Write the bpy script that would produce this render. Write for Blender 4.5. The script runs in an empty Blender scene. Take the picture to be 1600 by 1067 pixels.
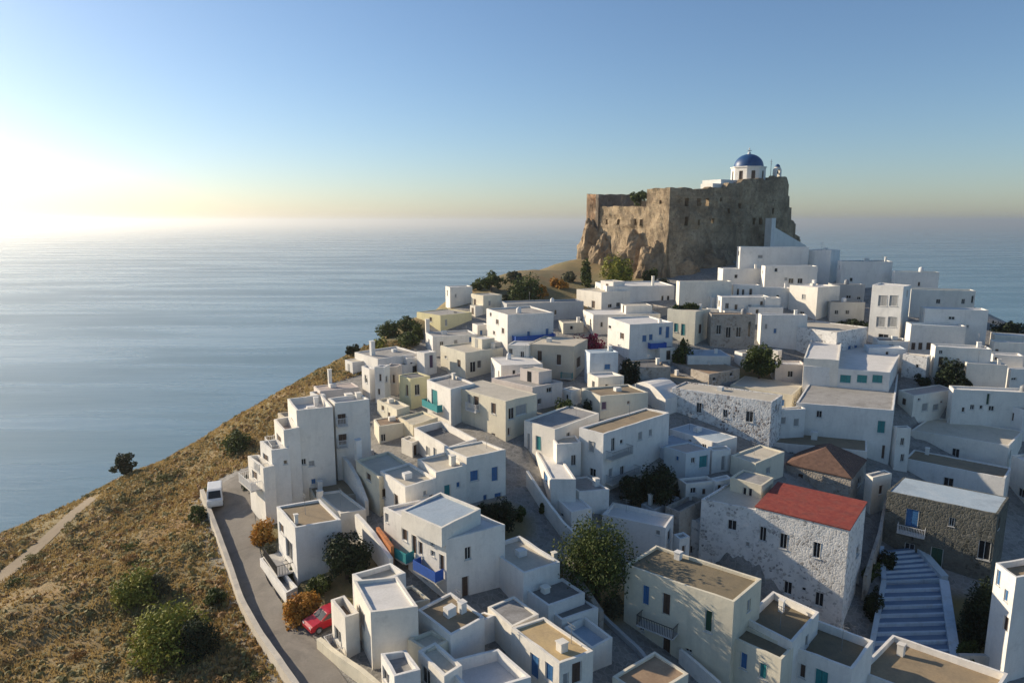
import bpy, bmesh, math, random
import numpy as np
from mathutils import Vector, Matrix, noise
random.seed(7)
SC = bpy.context.scene
COL = SC.collection
R = math.radians
DBG = False

# ------------------------------------------------------------------ camera
CAMZ = 115.0
PITCH = R(9.9)
FPX = 1081.0
cam = bpy.data.cameras.new('camera'); cam_o = bpy.data.objects.new('camera', cam); COL.objects.link(cam_o)
cam.sensor_width = 36.0; cam.lens = FPX / 1600 * 36.0
cam.clip_start = 1.0; cam.clip_end = 200000.0
cam_o.location = (0, 0, CAMZ); cam_o.rotation_euler = (math.pi / 2 - PITCH, 0, 0)
SC.camera = cam_o
CP, SP = math.cos(PITCH), math.sin(PITCH)
CAM = Vector((0, 0, CAMZ))

def ray(px, py):
    dx = (px - 800) / FPX; dy = -(py - 533.5) / FPX
    return Vector((dx, CP + dy * SP, -SP + dy * CP))
def at_y(px, py, y):
    d = ray(px, py); return CAM + d * (y / d.y)
def at_z(px, py, z):
    d = ray(px, py)
    return CAM + d * ((z - CAMZ) / d.z)
def px_of(p):
    v = Vector(p) - CAM
    zc = v.y * CP - v.z * SP
    return 800 + FPX * v.x / zc, 533.5 - FPX * (v.y * SP + v.z * CP) / zc

# ------------------------------------------------------------------ terrain (thin plate spline through surveyed points)
GP = [(0,1067,50),(150,1000,56),(250,1067,48),(470,1067,47),(500,1000,52),(650,1090,45),(800,1090,46),(950,1090,47.5),(1147,1085,52),(1330,1130,50),
(1530,1200,47),(1600,1067,58),(1327,985,65),(1066,900,67),(1430,1030,62),(1400,865,76),(1480,905,72),(1490,800,84),(1490,745,92),
(1600,650,105),(1390,725,92),(1391,640,104),(1290,600,114),(1390,545,128),(1500,590,112),(1550,510,135),(1450,450,160),(1300,440,162),
(1280,490,142),(1180,475,150),(1100,480,146),(1045,440,168),(1000,485,145),(1000,562,118),(1150,540,126),(1100,602,109),(1130,700,88),
(1000,765,80),(960,870,67),(900,650,92),(830,745,78),(850,860,66),(790,692,84),(850,592,110),(740,585,112),(820,560,120),(800,515,136),
(900,490,147),(720,480,150),(690,515,138),(640,560,122),(620,650,96),(633,830,66),(697,935,57),(461,911,61),(410,785,77),(560,800,72),
(500,620,102),(560,590,113),(917,430,182),(1225,408,190),(0,835,88),(120,785,93),(200,740,98),(330,680,105),(400,635,110),(480,590,117),
(560,548,126),(650,495,142),(740,445,165),(800,425,178),(900,405,195),(100,900,68),(250,800,82),(300,930,61),(330,765,81),(400,700,92),
(0,950,60),(600,700,86),(1200,800,76),(1550,900,72),(1230,1000,60),(1700,900,75),(1700,700,100),(1700,560,125),(-100,1000,58),(-100,870,82)]
pts = [tuple(at_y(*g)) for g in GP]
def _beyond(px, py, y, steps):
    p = at_y(px, py, y)
    for dx, dy, dz in steps: pts.append((p.x + dx, p.y + dy, max(p.z + dz, -14)))
for g in [(0,835,88),(120,785,93),(200,740,98),(330,680,105),(400,635,110),(480,590,117),(560,548,126),(650,495,142),(740,445,165),(800,425,178)]:
    _beyond(*g, [(-8, 14, -9), (-24, 34, -28), (-60, 70, -72), (-100, 120, -110)])
_beyond(-100, 870, 82, [(-20, 14, -13), (-44, 34, -36), (-80, 70, -76)])
for g in [(900,405,200),(1045,408,205),(1225,404,205),(1350,420,182),(1450,430,178),(1550,490,152),(1680,530,140)]:
    _beyond(*g, [(0, 22, -12), (4, 50, -40), (10, 95, -80), (16, 150, -115)])
P = np.array(pts)
def _phi(r2):
    return np.where(r2 > 1e-9, 0.5 * r2 * np.log(np.maximum(r2, 1e-9)), 0.0)
SCL = 100.0
XY = P[:, :2] / SCL
n_ = len(P)
_K = _phi(((XY[:, None] - XY[None]) ** 2).sum(-1)) + np.eye(n_) * 0.0012
_Q = np.c_[np.ones(n_), XY]
_A = np.block([[_K, _Q], [_Q.T, np.zeros((3, 3))]])
_W = np.linalg.solve(_A, np.r_[P[:, 2], np.zeros(3)])
def terr_np(x, y):
    q = np.stack([np.ravel(x), np.ravel(y)], -1) / SCL
    out = np.empty(len(q))
    for i in range(0, len(q), 20000):
        k = _phi(((q[i:i+20000, None] - XY[None]) ** 2).sum(-1))
        out[i:i+20000] = k @ _W[:n_] + _W[n_] + q[i:i+20000] @ _W[n_+1:]
    return np.maximum(out, -20.0).reshape(np.shape(x))
def terr(x, y): return float(terr_np(np.array([x]), np.array([y]))[0])
_ys = np.linspace(30, 320, 1451)
def ground(px, py, ymin=30):
    """first point of the ground met along the sight line"""
    d = ray(px, py); s = _ys / d.y
    z = CAMZ + d.z * s
    t = terr_np(d.x * s, _ys)
    below = np.nonzero((z < t) & (_ys > ymin))[0]
    if len(below) == 0: y = 150.0
    else:
        i = below[0]
        if i == 0: y = _ys[0]
        else:
            a = z[i-1] - t[i-1]; b = z[i] - t[i]
            y = _ys[i-1] + (_ys[i] - _ys[i-1]) * a / (a - b)
    p = CAM + d * (y / d.y)
    return p

# ------------------------------------------------------------------ objects
def tag(o, label=None, cat=None, group=None, kind=None):
    if label: o['label'] = label
    if cat: o['category'] = cat
    if group: o['group'] = group
    if kind: o['kind'] = kind
    return o
def empty(name, loc, label, cat, group=None):
    o = bpy.data.objects.new(name, None); COL.objects.link(o); o.location = loc
    o.empty_display_size = 0.5
    return tag(o, label, cat, group)

class MB:
    """collects faces (world space) for one mesh"""
    def __init__(s): s.v = []; s.f = []; s.m = []
    def quad(s, a, b, c, d, m=0):
        i = len(s.v); s.v += [tuple(a), tuple(b), tuple(c), tuple(d)]; s.f.append((i, i+1, i+2, i+3)); s.m.append(m)
    def tri(s, a, b, c, m=0):
        i = len(s.v); s.v += [tuple(a), tuple(b), tuple(c)]; s.f.append((i, i+1, i+2)); s.m.append(m)
    def poly(s, ps, m=0):
        i = len(s.v); s.v += [tuple(p) for p in ps]; s.f.append(tuple(range(i, i+len(ps)))); s.m.append(m)
    def hexa(s, b, t, m=0):
        """b, t: four bottom and four top points, same order (counter-clockwise from above)"""
        i = len(s.v); s.v += [tuple(p) for p in b] + [tuple(p) for p in t]
        for f in ((3,2,1,0),(4,5,6,7),(0,1,5,4),(1,2,6,5),(2,3,7,6),(3,0,4,7)):
            s.f.append(tuple(i+k for k in f)); s.m.append(m)
    def box(s, o, ux, uy, a0, a1, b0, b1, z0, z1, m=0):
        """box along horizontal unit vectors ux, uy from origin o; z absolute"""
        def q(a, b, z): return Vector((o.x + ux.x*a + uy.x*b, o.y + ux.y*a + uy.y*b, z))
        if ux.x*uy.y - ux.y*uy.x < 0:
            b0, b1 = b1, b0
        bb = [q(a0,b0,z0), q(a1,b0,z0), q(a1,b1,z0), q(a0,b1,z0)]
        tt = [q(a0,b0,z1), q(a1,b0,z1), q(a1,b1,z1), q(a0,b1,z1)]
        s.hexa(bb, tt, m)
    def tube(s, p, q, r0, r1, n=8, m=0, cap=True):
        p = Vector(p); q = Vector(q); w = (q - p)
        if w.length < 1e-6: return
        w.normalize(); u = w.orthogonal().normalized(); v = w.cross(u)
        i = len(s.v)
        for c, r in ((p, r0), (q, r1)):
            for k in range(n):
                t = 2*math.pi*k/n
                s.v.append(tuple(c + (u*math.cos(t) + v*math.sin(t))*r))
        for k in range(n):
            s.f.append((i+k, i+(k+1)%n, i+n+(k+1)%n, i+n+k)); s.m.append(m)
        if cap:
            s.f.append(tuple(i+n+k for k in range(n))); s.m.append(m)
            s.f.append(tuple(i+n-1-k for k in range(n))); s.m.append(m)
    def lathe(s, c, prof, n=24, m=0):
        """prof: list of (radius, z) bottom to top"""
        i = len(s.v)
        for r, z in prof:
            for k in range(n):
                t = 2*math.pi*k/n
                s.v.append((c[0]+r*math.cos(t), c[1]+r*math.sin(t), c[2]+z))
        for j in range(len(prof)-1):
            for k in range(n):
                s.f.append((i+j*n+k, i+j*n+(k+1)%n, i+(j+1)*n+(k+1)%n, i+(j+1)*n+k)); s.m.append(m)
        s.f.append(tuple(i+(len(prof)-1)*n+k for k in range(n))); s.m.append(m)
    def build(s, name, mats, parent=None, smooth=False, label=None):
        if not s.f: return None
        if not isinstance(mats, (list, tuple)): mats = [mats]
        inv = parent.matrix_world.inverted() if False else None
        off = Vector((0, 0, 0))
        if parent is not None:
            q = parent
            while q is not None: off = off + q.location; q = q.parent
        else:
            a = np.array(s.v); off = Vector((float((a[:,0].min()+a[:,0].max())/2), float((a[:,1].min()+a[:,1].max())/2), float(a[:,2].min())))
        me = bpy.data.meshes.new(name)
        me.from_pydata([(x-off.x, y-off.y, z-off.z) for x, y, z in s.v], [], s.f)
        for m in mats: me.materials.append(m)
        me.polygons.foreach_set('material_index', s.m)
        if smooth: me.polygons.foreach_set('use_smooth', [True]*len(s.f))
        me.update()
        o = bpy.data.objects.new(name, me); COL.objects.link(o)
        if parent is not None: o.parent = parent
        else: o.location = off
        if label: o['label'] = label
        return o

# ------------------------------------------------------------------ materials
def mat(name):
    m = bpy.data.materials.new(name); m.use_nodes = True
    nt = m.node_tree; b = nt.nodes['Principled BSDF']
    return m, nt, b
def N(nt, t, **kw):
    n = nt.nodes.new(t)
    for k, v in kw.items():
        if k.startswith('i_'):
            n.inputs[k[2:].replace('_', ' ')].default_value = v
        else: setattr(n, k, v)
    return n
def coords(nt, scale=(1,1,1), obj=False):
    g = N(nt, 'ShaderNodeTexCoord') if obj else N(nt, 'ShaderNodeNewGeometry')
    mp = N(nt, 'ShaderNodeMapping'); mp.inputs['Scale'].default_value = scale
    nt.links.new(g.outputs['Object' if obj else 'Position'], mp.inputs['Vector'])
    return mp.outputs['Vector']
def noise_t(nt, vec, scale, detail=4, rough=0.6, dist=0.0):
    n = N(nt, 'ShaderNodeTexNoise'); n.inputs['Scale'].default_value = scale
    n.inputs['Detail'].default_value = detail; n.inputs['Roughness'].default_value = rough; n.inputs['Distortion'].default_value = dist
    nt.links.new(vec, n.inputs['Vector']); return n.outputs['Fac']
def ramp(nt, fac, stops, interp='LINEAR'):
    n = N(nt, 'ShaderNodeValToRGB'); cr = n.color_ramp; cr.interpolation = interp
    while len(cr.elements) > 1: cr.elements.remove(cr.elements[-1])
    for i, (p, c) in enumerate(stops):
        e = cr.elements[0] if i == 0 else cr.elements.new(p)
        e.position = p
        if not isinstance(c, (tuple, list)): c = (c, c, c)
        e.color = (*c, 1)
    nt.links.new(fac, n.inputs['Fac']); return n.outputs['Color']
def mix(nt, fac, a, b, mode='MIX'):
    n = N(nt, 'ShaderNodeMix', data_type='RGBA', blend_type=mode)
    for s, v in (('Factor', fac), ('A', a), ('B', b)):
        sock = n.inputs[0] if s == 'Factor' else n.inputs[6 if s == 'A' else 7]
        if isinstance(v, (int, float)): sock.default_value = v
        elif isinstance(v, tuple): sock.default_value = (*v, 1)
        else: nt.links.new(v, sock)
    return n.outputs[2]
def bump(nt, b, h, strength=0.3, dist=0.05):
    n = N(nt, 'ShaderNodeBump'); n.inputs['Strength'].default_value = strength; n.inputs['Distance'].default_value = dist
    nt.links.new(h, n.inputs['Height']); nt.links.new(n.outputs['Normal'], b.inputs['Normal'])
def rnd(nt): return N(nt, 'ShaderNodeObjectInfo').outputs['Random']

def plaster(name, c, dirt=(0.42,0.40,0.36), amt=0.5, tint=0.06):
    m, nt, b = mat(name)
    v = coords(nt); vs = coords(nt, (1,1,0.18))
    big = noise_t(nt, v, 0.35, 5)
    streak = noise_t(nt, vs, 1.3, 6, 0.65)
    patch = noise_t(nt, v, 0.9, 6, 0.7)
    base = mix(nt, ramp(nt, big, [(0.35, 0), (0.7, 1)]), c, tuple(x*0.88 for x in c))
    f1 = ramp(nt, streak, [(0.50, 0), (0.74, amt)])
    f2 = ramp(nt, patch, [(0.56, 0), (0.78, amt*0.9)])
    fine = ramp(nt, noise_t(nt, v, 3.5, 4, 0.7), [(0.35, 0.94), (0.65, 1.0)])
    base = mix(nt, f1, base, tuple(x*0.7 for x in c)); base = mix(nt, f2, base, dirt)
    r = rnd(nt)
    base = mix(nt, 1.0, base, fine, 'MULTIPLY')
    base = mix(nt, 1.0, base, ramp(nt, r, [(0, (1, 1-tint*0.4, 1-tint*1.4)), (0.5, (1,1,1)), (1, (1-tint, 1-tint*0.6, 1-tint*0.2))]), 'MULTIPLY')
    nt.links.new(base, b.inputs['Base Color']); b.inputs['Roughness'].default_value = 0.9
    b.inputs['Specular IOR Level'].default_value = 0.2
    bump(nt, b, noise_t(nt, v, 2.2, 6, 0.7), 0.35, 0.06)
    return m
def rubble(name, mortar, stones, scale=2.3, cover=0.5, bmp=0.5):
    """stones showing through a coat of lime: cover = share of stones left bare"""
    m, nt, b = mat(name)
    v = coords(nt)
    w = N(nt, 'ShaderNodeTexNoise'); w.inputs['Scale'].default_value = 1.5; w.inputs['Detail'].default_value = 3
    nt.links.new(v, w.inputs['Vector'])
    vv = N(nt, 'ShaderNodeVectorMath', operation='MULTIPLY_ADD'); vv.inputs[1].default_value = (0.5,0.5,0.5)
    nt.links.new(w.outputs['Color'], vv.inputs[0]); nt.links.new(v, vv.inputs[2])
    vo = N(nt, 'ShaderNodeTexVoronoi'); vo.inputs['Scale'].default_value = scale; nt.links.new(vv.outputs[0], vo.inputs['Vector'])
    ve = N(nt, 'ShaderNodeTexVoronoi', feature='DISTANCE_TO_EDGE'); ve.inputs['Scale'].default_value = scale; nt.links.new(vv.outputs[0], ve.inputs['Vector'])
    sep = N(nt, 'ShaderNodeSeparateColor'); nt.links.new(vo.outputs['Color'], sep.inputs[0])
    edge = ramp(nt, ve.outputs['Distance'], [(0.05, 0), (0.12, 1)])
    bare = ramp(nt, sep.outputs[0], [(max(0, 1-cover-0.05), 0), (min(1, 1-cover+0.05), 1)])
    patch = ramp(nt, noise_t(nt, v, 0.4, 4), [(0.38, 0.25), (0.6, 1)])
    f = N(nt, 'ShaderNodeMath', operation='MULTIPLY'); nt.links.new(edge, f.inputs[0]); nt.links.new(bare, f.inputs[1])
    f2 = N(nt, 'ShaderNodeMath', operation='MULTIPLY'); nt.links.new(f.outputs[0], f2.inputs[0]); nt.links.new(patch, f2.inputs[1])
    sc = ramp(nt, sep.outputs[1], [(i/(len(stones)-1), s) for i, s in enumerate(stones)])
    mc = mix(nt, ramp(nt, noise_t(nt, v, 0.8, 5), [(0.4, 0), (0.75, 1)]), mortar, tuple(x*0.78 for x in mortar))
    base = mix(nt, f2.outputs[0], mc, sc)
    nt.links.new(base, b.inputs['Base Color']); b.inputs['Roughness'].default_value = 0.95
    b.inputs['Specular IOR Level'].default_value = 0.15
    hh = mix(nt, 0.6, noise_t(nt, v, 4, 5), ramp(nt, ve.outputs['Distance'], [(0, 0), (0.2, 1)]))
    bump(nt, b, hh, bmp, 0.12)
    return m
def deck(name, c, c2, dark=(0.07,0.065,0.055), amt=0.55):
    m, nt, b = mat(name)
    v = coords(nt)
    base = mix(nt, ramp(nt, noise_t(nt, v, 0.5, 6, 0.65, 0.6), [(0.35, 0), (0.68, 1)]), c, c2)
    base = mix(nt, ramp(nt, noise_t(nt, v, 0.28, 7, 0.7, 1.0), [(0.52, 0), (0.75, amt)]), base, dark)
    base = mix(nt, ramp(nt, noise_t(nt, v, 5, 3), [(0.3, 0.25), (0.7, 0)]), base, dark)
    r = rnd(nt)
    base = mix(nt, 1.0, base, ramp(nt, r, [(0, (0.86,0.86,0.88)), (1, (1.05,1.02,0.98))]), 'MULTIPLY')
    nt.links.new(base, b.inputs['Base Color']); b.inputs['Roughness'].default_value = 0.92
    bump(nt, b, noise_t(nt, v, 3, 5), 0.3, 0.04)
    return m
def tiles(name, c, c2):
    m, nt, b = mat(name)
    v = coords(nt)
    br = N(nt, 'ShaderNodeTexVoronoi'); br.inputs['Scale'].default_value = 3.0; nt.links.new(v, br.inputs['Vector'])
    sep = N(nt, 'ShaderNodeSeparateColor'); nt.links.new(br.outputs['Color'], sep.inputs[0])
    base = mix(nt, sep.outputs[0], c, c2)
    base = mix(nt, ramp(nt, noise_t(nt, v, 0.8, 5), [(0.5, 0), (0.8, 0.5)]), base, (0.1, 0.06, 0.045))
    nt.links.new(base, b.inputs['Base Color']); b.inputs['Roughness'].default_value = 0.8
    w = N(nt, 'ShaderNodeTexWave', bands_direction='Z'); w.inputs['Scale'].default_value = 3.2; w.inputs['Distortion'].default_value = 1.0
    nt.links.new(v, w.inputs['Vector']); bump(nt, b, w.outputs['Fac'], 0.5, 0.08)
    return m
def paint(name, c, rough=0.6, var=0.25, metal=0.0):
    m, nt, b = mat(name)
    v = coords(nt)
    base = mix(nt, ramp(nt, noise_t(nt, v, 3.0, 5), [(0.35, 0), (0.75, 1)]), c, tuple(x*(1-var) for x in c))
    nt.links.new(base, b.inputs['Base Color']); b.inputs['Roughness'].default_value = rough; b.inputs['Metallic'].default_value = metal
    return m
def leafmat(name, cols, scale=0.9, trans=0.25):
    m, nt, b = mat(name)
    v = coords(nt)
    f = noise_t(nt, v, scale, 3, 0.7)
    base = ramp(nt, f, [(0.3 + 0.4*i/(len(cols)-1), c) for i, c in enumerate(cols)])
    nt.links.new(base, b.inputs['Base Color']); b.inputs['Roughness'].default_value = 0.7
    b.inputs['Specular IOR Level'].default_value = 0.25
    tr = N(nt, 'ShaderNodeBsdfTranslucent'); nt.links.new(base, tr.inputs['Color'])
    ms = N(nt, 'ShaderNodeMixShader'); ms.inputs[0].default_value = trans
    nt.links.new(b.outputs[0], ms.inputs[1]); nt.links.new(tr.outputs[0], ms.inputs[2])
    nt.links.new(ms.outputs[0], nt.nodes['Material Output'].inputs['Surface'])
    return m

M = {}
M['w']  = plaster('white_limewash', (0.84, 0.805, 0.745))
M['c']  = plaster('cream_plaster', (0.76, 0.70, 0.56))
M['y']  = plaster('yellow_plaster', (0.78, 0.70, 0.42))
M['e']  = plaster('beige_plaster', (0.60, 0.53, 0.42))
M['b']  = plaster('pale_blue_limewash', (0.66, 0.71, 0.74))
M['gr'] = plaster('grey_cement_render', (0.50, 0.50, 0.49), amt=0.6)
M['p']  = plaster('pinkish_plaster', (0.72, 0.64, 0.58))
M['s']  = rubble('limewashed_rubble', (0.79, 0.765, 0.72), [(0.24,0.23,0.22),(0.40,0.37,0.34),(0.55,0.53,0.50)], 3.3, 0.34, 0.28)
M['sp'] = rubble('speckled_rubble', (0.77, 0.75, 0.71), [(0.10,0.09,0.09),(0.26,0.21,0.19),(0.36,0.33,0.30)], 2.5, 0.52, 0.3)
M['r']  = rubble('bare_rubble', (0.42, 0.38, 0.33), [(0.20,0.17,0.14),(0.34,0.29,0.24),(0.46,0.42,0.37)], 2.6, 0.75, 0.45)
M['m']  = rubble('mossy_shade_dark_rubble', (0.15, 0.147, 0.125), [(0.055,0.055,0.045),(0.11,0.108,0.09),(0.20,0.19,0.165)], 2.6, 0.7, 0.4)  # dark green stone, darkened further: the wall's shade is put into the colour
RF = {}
RF['g'] = deck('grey_roof', (0.42,0.41,0.39), (0.32,0.31,0.29))
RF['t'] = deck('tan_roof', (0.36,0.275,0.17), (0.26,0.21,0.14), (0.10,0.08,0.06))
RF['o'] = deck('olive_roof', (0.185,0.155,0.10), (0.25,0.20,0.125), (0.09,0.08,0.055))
RF['u'] = deck('sunbaked_yellow_roof', (0.56,0.42,0.21), (0.48,0.37,0.22), (0.22,0.15,0.09), 0.35)
RF['c'] = deck('cream_roof', (0.62,0.57,0.47), (0.54,0.49,0.39), (0.22,0.20,0.16), 0.35)
RF['w'] = deck('limewashed_roof', (0.74,0.73,0.71), (0.64,0.63,0.60), (0.35,0.34,0.32), 0.3)
RF['d'] = deck('dark_roof', (0.17,0.17,0.165), (0.24,0.23,0.22), (0.06,0.06,0.055))
RF['k'] = deck('black_roof', (0.05,0.05,0.055), (0.08,0.08,0.08), (0.03,0.03,0.03))
RF['n'] = deck('brown_roof', (0.32,0.22,0.14), (0.40,0.29,0.19), (0.12,0.08,0.05))
RF['b'] = deck('blue_grey_roof', (0.38,0.48,0.56), (0.46,0.54,0.60), (0.16,0.20,0.24))  # on some roofs the blue of shade is put into this colour
RF['p'] = deck('pinkish_roof', (0.58,0.49,0.43), (0.50,0.42,0.37), (0.2,0.16,0.14), 0.3)
RF['R'] = tiles('red_tiles', (0.22,0.035,0.024), (0.29,0.06,0.038))
RF['B'] = tiles('brown_tiles', (0.11,0.06,0.042), (0.17,0.095,0.065))
RF['G'] = deck('green_grey_roof', (0.24,0.28,0.26), (0.30,0.33,0.31))
PN = {}
PN['k'] = paint('dark_glass', (0.022,0.024,0.028), 0.15, 0.3)
PN['b'] = paint('blue_wood', (0.045,0.16,0.36), 0.55)
PN['t'] = paint('teal_wood', (0.03,0.24,0.25), 0.55)
PN['g'] = paint('dark_green_wood', (0.02,0.075,0.045), 0.55)
PN['n'] = paint('brown_wood', (0.09,0.055,0.038), 0.6)
PN['w'] = paint('grey_shutter', (0.36,0.36,0.35), 0.6)
PN['p'] = paint('purple_wood', (0.10,0.06,0.12), 0.6)
M['frame'] = paint('white_frame', (0.66,0.65,0.62), 0.6, 0.15)
M['slab'] = plaster('balcony_slab', (0.62,0.60,0.57))
RL = {'k': paint('black_iron', (0.03,0.03,0.03), 0.5), 't': paint('teal_railing', (0.03,0.22,0.25), 0.5), 'b': paint('blue_railing', (0.03,0.13,0.42), 0.5),
      'w': paint('white_railing', (0.75,0.74,0.72), 0.6), 'g': paint('grey_railing', (0.25,0.26,0.27), 0.5), 'n': paint('brown_railing', (0.14,0.08,0.05), 0.6),
      'B': paint('blue_cloth', (0.02,0.10,0.42), 0.8), 'T': paint('teal_cloth', (0.02,0.25,0.27), 0.8)}

# ------------------------------------------------------------------ houses
HOUSES = {}
FOOT = []                      # footprints that push the ground down
def jit(p, amp):
    n = noise.noise_vector(Vector(p) * 0.55)
    return n * amp
def facade(mb, o, ux, nrm, W, zb, ztL, ztR, ops, reveal=0.2, amp=0.05):
    """o = corner at u=0; ux along; nrm outward; ops = (u0,u1,z0,z1)"""
    us = {0.0, W}
    for a in ops: us |= {a[0], a[1]}
    nsub = max(1, int(W / 1.5))
    for i in range(1, nsub):
        u = W * i / nsub
        if all(abs(u - x) > 0.4 for x in us): us.add(u)
    us = sorted(us)
    zmid = min(ztL, ztR) - 0.3
    vs = {zb, zmid}
    for a in ops: vs |= {a[2], a[3]}
    h = zmid - zb
    for i in range(1, max(1, int(h / 2.0))):
        v = zb + h * i / max(1, int(h / 2.0))
        if all(abs(v - x) > 0.35 for x in vs): vs.add(v)
    vs = sorted(vs) + [None]
    idx = {}
    def vert(i, j):
        if (i, j) in idx: return idx[i, j]
        u = us[i]; z = vs[j] if vs[j] is not None else ztL + (ztR - ztL) * u / W
        p = Vector((o.x + ux.x*u, o.y + ux.y*u, z))
        if 0 < i < len(us) - 1:
            p += nrm * (noise.noise(p * 0.45) * amp)
            if vs[j] is None: p.z += noise.noise(p * 0.9) * amp * 1.3
        idx[i, j] = len(mb.v); mb.v.append(tuple(p)); return idx[i, j]
    flip = ux.cross(Vector((0,0,1))).dot(nrm) < 0
    for i in range(len(us) - 1):
        for j in range(len(vs) - 1):
            if vs[j+1] is not None:
                cu = (us[i] + us[i+1]) / 2; cv = (vs[j] + vs[j+1]) / 2
                if any(a[0] < cu < a[1] and a[2] < cv < a[3] for a in ops): continue
            f = (vert(i,j), vert(i+1,j), vert(i+1,j+1), vert(i,j+1))
            mb.f.append(f[::-1] if flip else f); mb.m.append(0)
    for a in ops:
        def q(u, z, d): return Vector((o.x + ux.x*u - nrm.x*d, o.y + ux.y*u - nrm.y*d, z))
        c = [(a[0],a[2]), (a[1],a[2]), (a[1],a[3]), (a[0],a[3])]
        for k in range(4):
            p, r = c[k], c[(k+1) % 4]
            ps = [q(*p, -0.03), q(*r, -0.03), q(*r, reveal+0.12), q(*p, reveal+0.12)]
            mb.quad(*(ps if flip else ps[::-1]))
    return [Vector(mb.v[vert(i, len(vs)-1)]) for i in range(len(us))]

def opening(kind, o, ux, nrm, a, parent, big):
    u0, u1, z0, z1 = a
    col = kind[0]; door = 'D' in kind
    def B(mb, x0, x1, d0, d1, y0, y1, m=0):
        mb.box(o, ux, nrm * -1, x0, x1, d0, d1, y0, y1, m)
    fr = MB(); t = 0.07
    e = 0.012
    B(fr, u0-e, u0+t, 0.07, 0.16, z0, z1); B(fr, u1-t, u1+e, 0.07, 0.16, z0, z1)
    B(fr, u0+t, u1-t, 0.072, 0.158, z1-t, z1+e)
    if not door:
        B(fr, u0+t, u1-t, 0.072, 0.158, z0-e, z0+t)
        B(fr, u0-0.09, u1+0.09, -0.09, 0.06, z0-0.07, z0-0.002)
    um = (u0+u1)/2
    pn = MB()
    if col == 'k':
        if big:
            B(fr, um-0.025, um+0.025, 0.08, 0.15, z0+t, z1-t)
        B(pn, u0+t-0.005, u1-t+0.005, 0.12, 0.175, z0+0.01, z1-t+0.005)
    else:
        B(pn, u0+t-0.005, um-0.012, 0.09, 0.15, z0+0.01, z1-t+0.005)
        B(pn, um+0.012, u1-t+0.005, 0.09, 0.15, z0+0.01, z1-t+0.005)
        if big:
            k = 6
            for i in range(k):
                zz = z0 + 0.12 + (z1-z0-0.3) * i / k
                B(pn, u0+t+0.06, um-0.06, 0.078, 0.092, zz, zz + (z1-z0)/k*0.45)
                B(pn, um+0.06, u1-t-0.06, 0.078, 0.092, zz, zz + (z1-z0)/k*0.45)
    w = fr.build('door' if door else 'window', M['frame'], parent)
    pn.build(('door_panel' if door else ('pane' if col == 'k' else 'shutter')), PN[col], w)

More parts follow.
